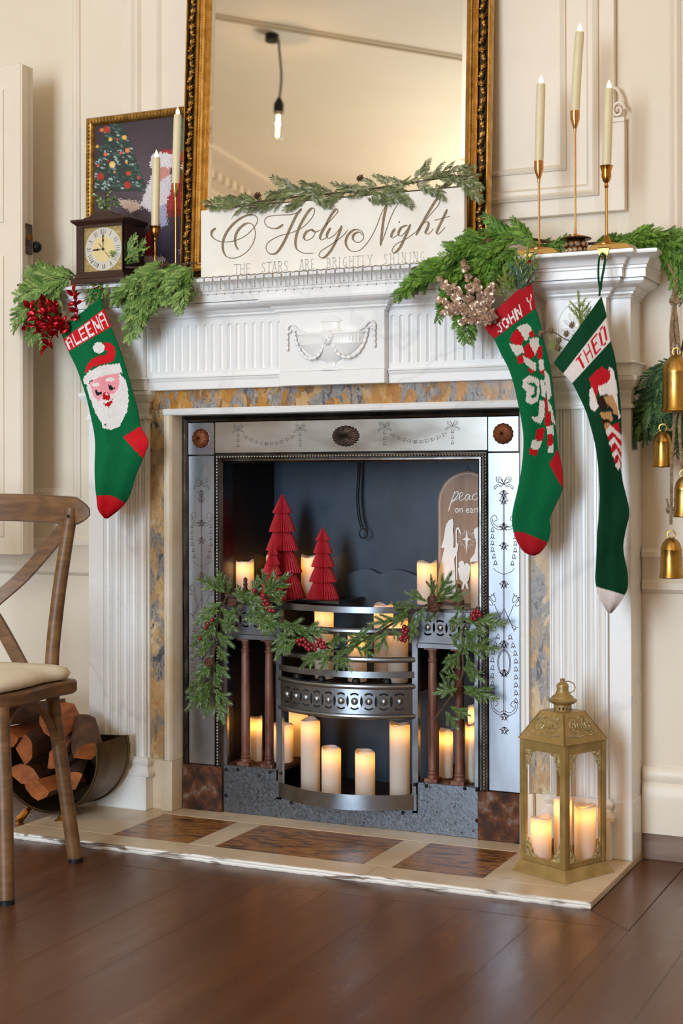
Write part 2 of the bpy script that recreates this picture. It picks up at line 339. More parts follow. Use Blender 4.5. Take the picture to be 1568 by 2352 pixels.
while bx < 3.2:
    inside = bx+bw > -HX-FB and bx < HX+FB
    a = max(bx, -2.7); b_ = bx+bw
    if not inside: segs = [(a, b_, Y1)]
    else:
        segs = []
        if a < -HX-FB: segs.append((a, -HX-FB, Y1)); segs.append((-HX-FB, b_, HY-FB))
        elif b_ > HX+FB: segs.append((a, HX+FB, HY-FB)); segs.append((HX+FB, b_, Y1))
        else: segs.append((a, b_, HY-FB))
    for (p, q, ye) in segs:
        if q-p < .01: continue
        ys = ye; k = 0
        while ys > Y0:
            yn = max(Y0, ys-rnd.uniform(1.6, 2.6)); plank(p, q, yn, ys); ys = yn
    bx += bw
wb = MB().box(X0-.1, -.362, Y1, Y1+.1, Z0, Z1).box(.362, X1+.1, Y1, Y1+.1, Z0, Z1).box(-.362, .362, Y1, Y1+.1, .945, Z1).build('wall_back', M['wall'], smooth=0); struct(wb, 'cream panelled wall behind the fireplace')
wl = MB().box(X0-.1, X0, Y0, Y1, Z0, Z1).build('wall_left', M['wall'], smooth=0); struct(wl, 'cream side wall left of the room')
wr = MB().box(X1, X1+.1, Y0, Y1, Z0, Z1).build('wall_right', M['wall'], smooth=0); struct(wr, 'cream side wall right of the room')
fb = MB(); xs = [X0] + [v for w in WINDOWS for v in w[:2]] + [X1]
for i in range(0, len(xs), 2): fb.box(xs[i], xs[i+1], Y0-.1, Y0, Z0, Z1)
for a, b, c, d in WINDOWS: fb.box(a, b, Y0-.1, Y0, Z0, c); fb.box(a, b, Y0-.1, Y0, d, Z1)
wf = fb.build('wall_front', M['wall'], smooth=0); struct(wf, 'cream wall with windows opposite the fireplace')
for i, (a, b, c, d) in enumerate(WINDOWS):
    w = MB().frame(a, b, c, d, [(0,-.06),(0,.02),(.05,.02),(.05,-.06)], Y0); w.box((a+b)/2-.015, (a+b)/2+.015, Y0-.05, Y0-.02, c, d); w.box(a, b, Y0-.05, Y0-.02, (c+d)/2-.02, (c+d)/2+.02)
    struct(w.build('window_%d' % (i+1), M['trim']), 'tall sash window opposite the fireplace')
ce = MB().box(X0-.1, X1+.1, Y0-.1, Y1+.1, Z1, Z1+.08).build('ceiling', M['ceil'], smooth=0); struct(ce, 'cream plaster ceiling')
# cornice round the room
co = MB().psweep([(X0, Y0), (X0, Y1), (X1, Y1), (X1, Y0)][::1], [(0,Z1),(.20,Z1),(.20,Z1-.02),(.17,Z1-.03),(.15,Z1-.05),(.10,Z1-.07),(.08,Z1-.10),(.08,Z1-.13),(.03,Z1-.15),(.02,Z1-.17),(0,Z1-.17)], closed=True)
cor = co.build('trim_1', M['trim']); struct(cor, 'plaster cornice with dentils around the ceiling')
for k in range(60):
    if Y1-.12-k*.085 > Y0+.15: MB().box(X0+.079, X0+.115, Y1-.17-k*.085, Y1-.12-k*.085, Z1-.128, Z1-.085).build('dentil', M['trim'], cor, smooth=0)
# wall panel mouldings
PM = [(0,0),(0,.007),(.006,.011),(.012,.008),(.018,.010),(.024,.006),(.028,0)]
def panel(x0, x1, z0, z1, name, y=Y1):
    return MB().frame(x0, x1, z0, z1, PM, y+.001).build(name, M['trim'], wb)
panel(-1.9, -.812, .80, 2.7, 'panel_moulding'); panel(.79, 2.4, .80, 2.7, 'panel_moulding'); 
for nm, (x0, x1) in dict(a=(X0, -.725), b=(.725, X1)).items():
    t = MB().psweep([(x0, Y1), (x1, Y1)], [(0,.69),(.006,.69),(.012,.682),(.012,.672),(.006,.664),(.004,.62),(.010,.612),(.010,.598),(.004,.590),(0,.588)])
    struct(t.build('trim_2' if nm == 'a' else 'trim_3', M['trim']), 'cream dado rail %s of the fireplace' % ('left' if nm == 'a' else 'right'), 'dado rail')
    k = MB().psweep([(x0, Y1), (x1, Y1)], [(0,.195),(.004,.195),(.010,.185),(.012,.172),(.008,.160),(.014,.150),(.016,.125),(.016,.045),(0,.045)])
    sk = k.build('baseboard_left' if nm == 'a' else 'baseboard_right', M['trim']); struct(sk, 'painted skirting board %s of the fireplace' % ('left' if nm == 'a' else 'right'), 'baseboard')
    MB().box(x0, x1, Y1-.014, Y1, Z0, .0448).build('bare_strip', M['wood_strip'], sk, bev=.001)
# overmantel: eared panel behind the mirror
om = MB()
yo = Y1-.022
def ear(d): return [(-.692+d, 1.462+d), (.692-d, 1.462+d), (.692-d, 1.665-d), (.668-d, 1.665-d), (.668-d, 2.75), (-.668+d, 2.75), (-.668+d, 1.665-d), (-.692+d, 1.665-d)]
om.plate(ear(0), [], lambda u, v, d: (u, d, v), yo, Y1)
ov = om.build('trim_4', M['trim'], bev=.0015); struct(ov, 'raised eared overmantel panelling behind the gilt mirror', 'overmantel')
MB().frame(-.632, .632, 1.500, 2.70, [(0,0),(0,.008),(.008,.013),(.014,.008),(.022,.010),(.03,0)], yo+.001).build('panel_moulding', M['trim'], ov)
MB().frame(-.555, .555, 1.565, 2.66, [(0,0),(0,.006),(.006,.009),(.012,.004),(.016,0)], yo+.001).build('panel_moulding', M['trim'], ov)
for sx in (-1, 1):     # carved scroll on each ear
    sp = [V((sx*(.668+.010+.016*(1-k/26)*math.cos(k*.42)), yo-.004, 1.690+.02*(1-k/26)*math.sin(k*.42)+.0)) for k in range(26)]
    s_ = MB(); s_.tube(sp, [.0035]*26, 6); s_.tube(cr([(sx*.686, yo-.003, 1.700), (sx*.684, yo-.003, 1.722), (sx*.672, yo-.003, 1.742), (sx*.664, yo-.003, 1.732)], 5), .0035, 6)
    s_.box(min(sx*.662, sx*.692), max(sx*.662, sx*.692), yo-.004, yo+.01, 1.664, 1.674); s_.build('scroll_bracket', M['trim'], ov)
# cupboard door standing open at the left edge of the view
dr = MB().box(-1.42, -.872, -.142, -.086, .652, 1.945).build('door_1', M['trim'], bev=.002); struct(dr, 'white panelled cupboard door standing open at the left', 'door')
for (a, b) in ((.70, 1.44), (1.53, 1.88)):
    MB().frame(-1.36, -.925, a, b, [(0,-.001),(0,.004),(.008,.007),(.014,.004),(.022,.003),(.03,-.001)], -.142).build('door_panel_moulding', M['trim'], dr)
MB().box(-.872, -.868, -.139, -.116, .655, 1.942).build('door_rebate', M['trim'], dr)
lt = MB().box(-.869, -.865, -.128, -.100, 1.445, 1.525).build('latch_plate', mat('tarnished_latch', '#7d6f60', .5, .6, col2='#4c4038', nscale=40), dr)
MB().box(-.868, -.858, -.120, -.108, 1.482, 1.496).build('latch_bolt', M['brass'], lt)
MB().sphere((-.872, -.075, 1.47), .016).build('door_knob', M['black'], dr)
# hearth
hz = 0.0
H = thing('hearth_slab', 'cream marble hearth slab with three brown marble inlays and a chipped front edge', 'hearth', (0, -.2, Z0))
TY0, TY1 = -.322, -.083; TX = [(-.468,-.257), (-.188,.188), (.257,.468)]
def hslab(nm, x0, x1, y0, y1, m='hearth', dz=0): return MB().box(x0, x1, y0, y1, Z0, hz+dz).build(nm, M[m], H, bev=.0008)
g = .0006
hslab('end_slab', -HX, TX[0][0]-g, TY0, .044); hslab('end_slab', TX[2][1]+g, HX, TY0, .044)
hslab('back_strip', TX[0][0]+g, TX[2][1]-g, TY1+g, .3)
for i in (0, 1): hslab('cross_strip', TX[i][1]+g, TX[i+1][0]-g, TY0+g, TY1-g)
for a, b in TX: hslab('inlaid_tile', a+g, b-g, TY0+g, TY1-g, 'tile', -.0003)
for a, b in ((-HX, -.235), (-.235, .23), (.23, HX)): hslab('front_strip', a+g, b-g, HY+.004, TY0-g)
rr = random.Random(3); ed = MB()
pts = [(-HX + 2*HX*k/140, HY-.001+rr.uniform(-.0025, .0015)) for k in range(141)]
ed.psweep(pts, [(-.008,Z0),(0,Z0),(.001,Z0+.004),(-.001,Z0+.007),(.0015,hz-.004),(-.001,hz-.0002),(-.008,hz-.0002)]); ed.build('chipped_edge', M['hearth_edge'], H)
# ================================================================== chimneypiece
FP = thing('fireplace_surround', 'white marble chimneypiece with fluted frieze, carved urn tablet and ochre marble slips', 'fireplace', (0, -.02, 0))
PX0, PX1, PO = .535, .675, .722
def plan(tab, ya=-.055, yp=-.075, yf=-.06, yt=-.082, d=0):
    h = [(-PO, Y1), (-PO, ya), (-PX1, ya), (-PX1, yp), (-PX0, yp), (-PX0, yf)]
    t = [(-.138, yf), (-.138, yt), (.142, yt), (.142, yf)] if tab else []
    return h + t + [(-x, y) for x, y in reversed(h)]
ms = M['marble']
# shelf
MB().extr(plan(False), 1.292, 1.3462).build('shelf_core', ms, FP)
MB().psweep(plan(False), [(-.02,1.291),(.046,1.291),(.046,1.309),(.049,1.311),(.049,1.316),(.053,1.318),(.055,1.325),(.061,1.333),(.071,1.337),(.077,1.338),(.078,1.340),(.078,1.346),(.076,1.347),(-.02,1.347)]).build('shelf', ms, FP)
# bed mould, entablature core
MB().extr(plan(True, -.05, -.07, -.056, -.078), 1.0775, 1.291).build('entablature_core', ms, FP)
MB().psweep(plan(True), [(-.01,1.290),(.040,1.290),(.040,1.284),(.036,1.280),(.030,1.276),(.018,1.272),(.014,1.266),(.010,1.264),(.010,1.260),(.004,1.256),(.003,1.252),(-.01,1.252)]).build('bed_moulding', ms, FP)
low = [(-.01,1.112),(.010,1.112),(.011,1.108),(.008,1.106),(.007,1.102),(.004,1.098),(.004,1.0785),(-.01,1.0785)]
for sx in (-1, 1):
    a, b = sorted((sx*.138, sx*.534)) if sx < 0 else (.1425, .534)
    MB().psweep([(a+.0005, -.06), (b, -.06)], low).build('frieze_moulding', ms, FP)
    MB().psweep([(p[0], p[1]) for p in (plan(False)[:6] if sx < 0 else plan(False)[6:])][(0 if sx < 0 else 1):(5 if sx < 0 else 6)] if False else (plan(False)[:6] if sx < 0 else plan(False)[6:]), [(-.01,1.1115),(.012,1.1115),(.013,1.107),(.007,1.104),(.005,1.099),(.005,1.079),(-.01,1.079)]).build('block_moulding', ms, FP)
    # fluted frieze: a plate with rounded flutes sunk into it
    n = 17; w = (b-a)/n; holes = []
    for i in range(n):
        cx = a+w*(i+.5); r = w*.30
        holes.append([(cx-r, 1.126), (cx+r, 1.126)] + arc(cx, 1.240-r, r, 0, 180, 8))
    MB().plate([(a, 1.112), (b, 1.112), (b, 1.2525), (a, 1.2525)], holes, lambda u, v, d: (u, d, v), -.0625, -.0555).build('fluted_frieze', ms, FP, smooth=0)
    fl_ = MB()
    for i in range(n):
        cx = a+w*(i+.5); r = w*.30
        fl_.add([(cx-r+2*r*k/6, -.0615+.0045*math.sin(PI*k/6), z) for z in (1.126, 1.240) for k in range(7)], [(k, k+1, k+8, k+7) for k in range(6)])
    fl_.build('flute_hollows', ms, FP, fix=False)
    # block with oval patera
    cx = sx*.605; c0 = (cx, -.078, 1.183)
    MB().box(sx*.605-.0695, sx*.605+.0695, -.0775, -.06, 1.112, 1.2525).build('end_block', ms, FP, bev=.001)
    pt = MB(); pt.tube([(cx+.043*math.cos(t*PI/20), -.0775, 1.183+.061*math.sin(t*PI/20)) for t in range(40)], .0022, 6, closed=True)
    for k in range(12):
        t = 2*PI*k/12; pt.sphere((cx+.020*math.cos(t), -.0775, 1.183+.030*math.sin(t)), .5, 8, 5, sc=(.030, .0030, .010), M=Matrix.Rotation(-math.atan2(1.4*math.sin(t), math.cos(t)), 4, 'Y'))
    pt.sphere((cx, -.078, 1.183), .008, sc=(1, .5, 1)); pt.build('oval_patera', ms, FP)
    # capital
    PP = [(sx*.535, .02), (sx*.535, -.06), (sx*.675, -.06), (sx*.675, -.052), (sx*PO, -.052), (sx*PO, Y1)]
    if sx < 0: PP = PP[::-1]
    MB().psweep(PP, [(-.01,1.0775),(.018,1.0775),(.018,1.068),(.015,1.064),(.013,1.058),(.006,1.050),(.003,1.046),(.003,1.037),(.001,1.034),(.001,1.016),(.005,1.014),(.006,1.010),(.005,1.006),(-.01,1.005)]).build('capital', ms, FP)
    # outer slab and fluted shaft
    q = sorted((sx*.534, sx*PO)); MB().box(q[0], q[1], -.052, Y1, 0, 1.078).build('jamb_slab', ms, FP, bev=.001)
    poly = []; x0 = .539; W5 = .132
    poly.append((x0, -.04)); poly.append((x0, -.062))
    nf = 5; fw = W5/nf
    for i in range(nf):
        c = x0+fw*(i+.5)
        poly += [(c-.0115, -.062), (c-.0105, -.0585), (c-.0085, -.0585), (c-.0080, -.061)]
        poly += [(c-.0075+.015*k/6, -.061+.0055*math.sin(PI*k/6)) for k in range(7)]
        poly += [(c+.0080, -.061), (c+.0085, -.0585), (c+.0105, -.0585), (c+.0115, -.062)]
    poly += [(x0+W5, -.062), (x0+W5, -.04)]
    MB().extr([(sx*x, y) for x, y in poly], .133, 1.006).build('fluted_shaft', ms, FP, smooth=20)
    # plinth
    PL = [(sx*.533, .02), (sx*.533, -.066), (sx*.677, -.066), (sx*.677, -.054), (sx*PO, -.054), (sx*PO, Y1)]
    if sx < 0: PL = PL[::-1]
    q = sorted((sx*.530, sx*.680)); MB().box(q[0], q[1], -.078, .02, 0, .0865).build('plinth_block', ms, FP, bev=.002)
    q = sorted((sx*.675, sx*(PO+.002))); MB().box(q[0], q[1], -.057, Y1, 0, .130).build('plinth_outer_block', ms, FP, bev=.002)
    MB().psweep(PL[(2 if sx < 0 else 0):(6 if sx < 0 else 4)], [(-.01,.086),(.010,.087),(.011,.096),(.008,.101),(.003,.106),(.001,.112),(.006,.118),(.007,.124),(.004,.130),(.001,.134),(-.01,.134)]).build('plinth_moulding', ms, FP)
    # slips and the white inner moulding
    q = sorted((sx*.486, sx*.540)); MB().box(q[0], q[1], -.046, .02, .130, 1.0305).build('ochre_slip', M['siena_grey'], FP, smooth=0)
    q = sorted((sx*.497, sx*.533)); MB().box(q[0], q[1], -.044, .02, 0, .1295).build('slip_block', M['marble_warm'], FP, bev=.0015)
    rp = MB(); rp.extr([(sx*.4635, .03), (sx*.4635, -.050), (sx*.466, -.056), (sx*.470, -.060), (sx*.477, -.061), (sx*.480, -.058), (sx*.486, -.057), (sx*.4875, -.05), (sx*.4875, .03)], .130, 1.0135)
    rp.build('inner_moulding', M['marble'] if sx > 0 else mat('cream_stained_marble', '#ece4d6', .3, col2='#dcc9a8', nscale=7), FP)
    q = sorted((sx*.463, sx*.4965)); MB().box(q[0], q[1], -.059, .03, 0, .1295).build('inner_plinth', M['marble_warm'], FP, bev=.004, seg=2)
MB().box(-.5345, .5345, -.046, .02, 1.031, 1.078).build('ochre_slip', M['siena'], FP, smooth=0)
MB().psweep([(-.4875, -.05), (.4875, -.05)], [(-.06,1.0135),(.004,1.0135),(.007,1.0145),(.010,1.020),(.011,1.026),(.007,1.029),(.006,1.0305),(-.06,1.0305)]).build('inner_moulding', ms, FP)
# carved tablet
MB().box(-.1375, .1415, -.0845, -.075, 1.112, 1.2525).build('tablet', ms, FP, bev=.001)
MB().box(-.1385, .1425, -.088, -.075, 1.0775, 1.1115).build('tablet_base', ms, FP, bev=.001)
U = MB(); ucx = .002; uy = -.0845
def flat(b, d=.30): return [(ucx+x, uy+y*d, z) for x, y, z in b.v]
prof = [(.001,1.2465),(.006,1.2455),(.009,1.242),(.022,1.238),(.028,1.232),(.029,1.2295),(.022,1.227),(.022,1.215),(.026,1.208),(.034,1.205),(.090,1.203),(.092,1.199),(.088,1.197),(.084,1.178),(.085,1.175),(.080,1.172),(.066,1.158),(.045,1.144),(.022,1.135),(.014,1.131),(.013,1.127),(.012,1.121),(.016,1.118),(.028,1.115),(.029,1.112)]
b_ = MB().lathe(prof[::-1], 40, cap=False); U.add(flat(b_, .26), b_.f)
for k in range(-10, 11):       # gadroons of the band
    if abs(k) > 1: U.sphere((ucx+k*.0078, uy-.0205*math.sqrt(max(0, 1-(k/11.5)**2)), 1.187), .5, 6, 5, sc=(.0045, .004, .017))
U.sphere((ucx, uy-.022, 1.186), .0135, 10, 8, sc=(1, .6, 1.15))     # mask
for k in range(9):
    t = PI*(.0+k/8); U.sphere((ucx+.0135*math.cos(t), uy-.022, 1.191+.011*math.sin(t)), .0042, 6, 5)
U.sphere((ucx, uy-.031, 1.184), .003, 6, 5); U.sphere((ucx-.005, uy-.029, 1.189), .0022, 6, 4); U.sphere((ucx+.005, uy-.029, 1.189), .0022, 6, 4)
def husks(pts, s=.0055):
    for a, b in zip(pts[:-1], pts[1:]):
        a, b = V(a), V(b); c = (a+b)/2; ang = math.atan2(b.z-a.z, b.x-a.x)
        U.sphere((c.x, uy-.006-.016*max(0, 1-abs(c.x-ucx)/.095), c.z), .5, 8, 5, sc=((b-a).length*1.15, s*1.1, s*1.7), M=Matrix.Rotation(-ang, 4, 'Y'))
for sx in (-1, 1):
    g_ = cr([(ucx+sx*.013, 0, 1.172), (ucx+sx*.022, 0, 1.152), (ucx+sx*.045, 0, 1.140), (ucx+sx*.070, 0, 1.148), (ucx+sx*.088, 0, 1.172), (ucx+sx*.096, 0, 1.198), (ucx+sx*.098, 0, 1.212)], 2); husks(g_)
    husks([(ucx+sx*.116, 0, 1.214-.013*k) for k in range(5)], .0045)
    U.tube(cr([(ucx+sx*.070, uy-.003, 1.204), (ucx+sx*.088, uy-.004, 1.212), (ucx+sx*.100, uy-.005, 1.224), (ucx+sx*.111, uy-.005, 1.224), (ucx+sx*.117, uy-.005, 1.214), (ucx+sx*.110, uy-.005, 1.208), (ucx+sx*.106, uy-.005, 1.214)], 5), .0032, 6)
U.build('carved_urn', ms, FP, fix=False)
# ================================================================== steel register grate
GR = thing('register_grate', 'polished steel and iron register grate with beaded frame, hobs and bowed bars', 'grate', (0, 0, 0))
st, sd = M['steel'], M['steel_dark']
def usweep(x0, x1, z0, z1, prof, y):
    vs = []; k = len(prof)
    for (d, h) in prof: vs += [(x0+d, y-h, z0), (x0+d, y-h, z1-d), (x1-d, y-h, z1-d), (x1-d, y-h, z0)]
    return MB().add(vs, [(i*4+c, i*4+c+1, (i+1)*4+c+1, (i+1)*4+c) for i in range(k-1) for c in range(3)])
usweep(-.4625, .4625, .115, 1.0125, [(0,-.02),(0,.006),(.003,.009),(.005,.006),(.007,.004),(.009,.007),(.012,.005),(.0145,.003),(.0155,-.01)], 0).build('outer_frame', sd, GR)
for sx in (-1, 1):
    q = sorted((sx*.370, sx*.447)); ps = MB().box(q[0], q[1], -.001, .012, .116, .9105).build('side_panel', M['steel_panel'], GR, bev=.001)
    cb = MB().box(q[0], q[1], -.003, .012, .9125, .9965).build('corner_block', M['steel_panel'], GR, bev=.0015)
    q = sorted((sx*.345, sx*.461)); MB().box(q[0], q[1], -.012, .012, 0, .1145).build('rusted_plinth', M['rust'], GR, bev=.002)
    ro = MB(); n = 14     # scalloped rosette
    pr_ = [(.0255,0),(.0250,.004),(.020,.009),(.012,.012),(.004,.013),(.0035,.0155),(.0001,.0162)]
    vs = []; N_ = n*4
    for r, h in pr_:
        for k in range(N_):
            w = 2*PI*k/N_; rr_ = r*(1-.07*(r/.0255)*(math.cos(n*w)**2 if False else (1-abs(math.sin(n*w/2)))))
            vs.append((sx*.4085+rr_*math.cos(w), -.003-h*(1-.10*(1-abs(math.sin(n*w/2)))), .955+rr_*math.sin(w)))
    ro.add(vs, [(i*N_+k, i*N_+(k+1) % N_, (i+1)*N_+(k+1) % N_, (i+1)*N_+k) for i in range(len(pr_)-1) for k in range(N_)])
    ro.build('rosette', M['bronze'], GR, smooth=60)
tp = MB().box(-.3685, .3685, -.001, .012, .9165, .9965).build('lintel_panel', M['steel_lintel'], GR, bev=.001)
ro = MB(); n = 22; N_ = n*4; vs = []
for r, h in [(1,0),(.97,.004),(.75,.009),(.45,.0125),(.12,.014),(.003,.0142)]:
    for k in range(N_):
        w = 2*PI*k/N_; e = (1-abs(math.sin(n*w/2))); rr_ = r*(1-.08*r*e)
        vs.append((.002+.038*rr_*math.cos(w), -.001-h*(1-.22*e), .9555+.0265*rr_*math.sin(w)))
ro.add(vs, [(i*N_+k, i*N_+(k+1) % N_, (i+1)*N_+(k+1) % N_, (i+1)*N_+k) for i in range(5) for k in range(N_)]); ro.build('oval_rosette', mat('rosette_iron', '#8d8176', .32, .9, col2='#6f655c', nscale=40), GR, smooth=60)
bf = usweep(-.3695, .3695, .115, .9165, [(0,-.01),(0,.004),(.003,.006),(.0045,.002),(.0145,.002),(.016,.005),(.020,.006),(.0225,.003),(.0245,.001),(.0255,-.05)], 0).build('bead_frame', sd, GR)
bd = MB(); bm_ = MB().sphere((0,0,0), .0040, 8, 6)
def bead(x, z): bd.add([(x+a, -.0045+b, z+c) for a, b, c in bm_.v], bm_.f)
for k in range(93): bead(-.3600+.72*k/92, .9068)
for k in range(1, 100): bead(-.3600, .9068-k*.00795); bead(.3600, .9068-k*.00795)
bd.build('bead_row', mat('bead_steel', '#b0aca4', .25, 1, col2='#8f8a84', nscale=30), bf, fix=False)
# firebox
FX = .345; FBK = .285
MB().box(-FX-.012, FX+.012, FBK, FBK+.012, .0, .93).build('firebox_back', M['soot'], GR, smooth=0)
for sx in (-1, 1):
    q = sorted((sx*(FX+.001), sx*(FX+.012))); MB().box(q[0], q[1], .012, FBK, .0, .93).build('firebox_side', M['sootdark'], GR, smooth=0)
MB().box(-FX-.012, FX+.012, .012, FBK, .925, .94).build('firebox_top', M['sootdark'], GR, smooth=0)
MB().box(-FX, FX, .012, FBK, .03, .05).build('ash_floor', M['sootdark'], GR, smooth=0)
# shaped fireback with two humps, and the hanging damper hook
fbk = [(-.19,.40)] + [(-.19+.0*k, .40) for k in ()] + [(-.19, .53)] + [(p.x, p.y) for p in cr([(-.185,.535,0),(-.150,.575,0),(-.100,.603,0),(-.055,.612,0),(-.022,.600,0),(.012,.611,0),(.055,.607,0),(.105,.585,0),(.150,.548,0),(.165,.53,0)], 5)] + [(.17,.40)]
MB().prism(fbk, lambda u, v, d: (u, d, v), FBK-.022, FBK-.004).build('fireback_plate', mat('lit_fireback_iron', '#3b4a59', .5, .2, col2='#2e3b48', nscale=12, bump=.2), GR, bev=.003)  # firebox paint made paler, the light its angle catches put into the colour
hk = MB(); hk.tube(cr([(-.080,.262,.91),(-.081,.26,.86),(-.083,.257,.80),(-.078,.255,.75),(-.070,.255,.722)], 6), .0045, 8)
hk.tube([(-.066+.012*math.cos(t*PI/10), .255, .706+.013*math.sin(t*PI/10)) for t in range(20)], .0022, 6, closed=True); hk.build('damper_hook', M['black'], GR)
# bottom plate with rivets
MB().prism([(-FX+.001,0),(FX-.001,0),(FX-.001,.121),(.186,.121),(.186,.060),(-.186,.060),(-.186,.121),(-FX+.001,.121)], lambda u, v, d: (u, d, v), -.004, .012).build('apron_plate', M['steel_pitted'], GR, bev=.001); AP_ = bpy.data.objects['apron_plate']
rv0 = None
for (px, py) in ((519,1767),(546,1768),(620,1773),(645,1776),(519,1827),(644,1824),(669,1843),(925,1867),(952,1853),(952,1802),(979,1805),(1067,1811),(1095,1814),(1095,1885)):
    p = at(px, py, -.004)
    MB().sphere((p.x, -.004, p.z), .0048, 8, 6).build('rivet', M['black'], AP_)
# hobs
def fretunits(cxs, cz, s=1):
    hs = []
    for c in cxs:
        for a0 in (52, 232):
            hs.append(arc(c, cz, .0205*s, a0, a0+76, 6, .0245*s) + arc(c, cz, .0150*s, a0+76, a0, 6, .0195*s))
    for c0, c1 in zip(cxs[:-1], cxs[1:]):
        m = (c0+c1)/2; hs.append([(m, cz-.0165*s), (m+.0036*s, cz-.006*s), (m+.0036*s, cz+.006*s), (m, cz+.0165*s), (m-.0036*s, cz+.006*s), (m-.0036*s, cz-.006*s)])
    return hs
for sx in (-1, 1):
    a, b = sorted((sx*.190, sx*.338)); cx = (a+b)/2
    cxs = [cx-.048, cx-.016, cx+.016, cx+.048]
    hf_ = MB().plate([(a, .456), (b, .456), (b, .531), (a, .531)], fretunits(cxs, .493, .80), lambda u, v, d: (u, d, v), 0, .006).build('hob_fret', st, GR, smooth=0)
    for c in cxs: MB().sphere((c, .001, .493), .0088, 12, 6, sc=(1, .6, 1)).build('boss', st, hf_)
    MB().box(a-.002, b+.002, -.004, .010, .443, .4555).build('hob_ledge', st, GR, bev=.001)
    MB().box(a-.002, b+.002, -.004, FBK-.03, .5315, .5395).build('hob_top', sd, GR, bev=.001)
    MB().box(a, b, .006, FBK-.03, .448, .456).build('hob_floor', M['sootdark'], GR, smooth=0)
    MB().box(*sorted((sx*.176, sx*.192)), -.004, .012, .045, .5405).build('upright_bar', st, GR, bev=.001)
    MB().box(*sorted((sx*.334, sx*.3445)), -.002, .010, .121, .531).build('upright_strip', st, GR, bev=.0008)
    MB().box(*sorted((sx*.186, sx*.190)), .012, FBK-.03, .335, .53).build('basket_cheek', M['sootdark'], GR, smooth=0)
    MB().box(*sorted((sx*.187, sx*.344)), .012, FBK-.02, .112, .121).build('column_ledge', M['rust'], GR, smooth=0)
    for x in (.222, .290):
        cl = MB().lathe([(.0135,.130),(.0135,.135),(.0115,.138),(.0130,.142),(.0110,.146),(.0120,.150),(.0112,.156),(.0118,.25),(.0108,.40),(.0100,.408),(.0118,.411),(.0118,.415),(.0095,.418),(.0095,.430),(.0125,.436),(.0125,.4405)], 20, Matrix.Translation((sx*x, .017, 0)))
        cl.box(sx*x-.0165, sx*x+.0165, .001, .034, .121, .130); cl.box(sx*x-.016, sx*x+.016, .001, .033, .4395, .4435); cl.build('column', M['rustcol'], GR)
        MB().lathe([(.0115,.5395),(.0115,.548),(.0125,.556),(.0130,.560),(.0115,.564),(.0060,.570),(.0045,.576),(.0062,.581),(.0045,.585),(.0052,.590),(.0050,.596),(.001,.599)], 18, Matrix.Translation((sx*x, .017, 0))).build('finial', M['rustcol'], GR)
MB().box(-.19, -.065, .10, FBK-.03, .5315, .5395).build('trivet_plate', sd, GR, bev=.001)
def bow(B, h=.182): return lambda x: -B*(1-(x/h)**2)
def bar(nm, B, z, hw, hh, rnd_=False, m=st, h=.182):
    f = bow(B, h); xs = [-h+2*h*k/28 for k in range(29)]
    b = MB()
    if rnd_: b.tube([(x, f(x), z) for x in xs], hh, 10)
    else: b.psweep([(x, f(x)) for x in xs], [(-hw, z-hh), (hw, z-hh), (hw, z+hh), (-hw, z+hh), (-hw, z-hh)])
    return b.build(nm, m, GR, bev=0 if rnd_ else .0008)
bar('top_bar', .050, .533, .004, .0075); bar('round_bar', .054, .481, 0, .0088, True); bar('round_bar', .056, .414, 0, .0072, True); bar('flat_bar', .058, .378, .004, .0075)
bar('band_rail', .066, .350, 0, .0068, True); bar('band_rail', .066, .278, 0, .0068, True)
f = bow(.064)
cxs = [-.151+.302*k/9 for k in range(10)]
def strip(u0, u1, n): return [u0+(u1-u0)*k/n for k in range(n+1)]
outer = [(x, .281) for x in strip(-.178, .178, 30)] + [(x, .347) for x in strip(.178, -.178, 30)]
hf_ = MB().plate(outer, fretunits(cxs, .314, .86), lambda u, v, d: (u, f(u)+d, v), -.002, .003).build('fret_band', st, GR, smooth=30)
for c in cxs: MB().sphere((c, f(c)-.002, .314), .0092, 12, 6, sc=(1, .65, 1)).build('boss', st, hf_)
for c in (-.118, -.042, .05, .122): MB().sphere((c, bow(.058)(c)+.004, .361), .0105, 12, 8).build('ball', M['black'], GR)
for k in range(22):
    x = -.172+.344*k/21; MB().box(x-.003, x+.003, f(x)+.012, .26, .338, .346).build('grid_bar', M['sootdark'], GR, smooth=0)
fe = MB(); f2 = bow(.070, .186); xs = [-.186+.372*k/30 for k in range(31)]
fe.psweep([(x, f2(x)-.004) for x in xs], [(-.002,.054),(.002,.054),(.002,.091),(-.002,.091),(-.002,.054)]); fe.build('ash_fender', st, GR)
for sx in (-1, 1): MB().box(*sorted((sx*.176, sx*.190)), -.009, -.004, .052, .093).build('fender_lug', st, GR, bev=.0008)
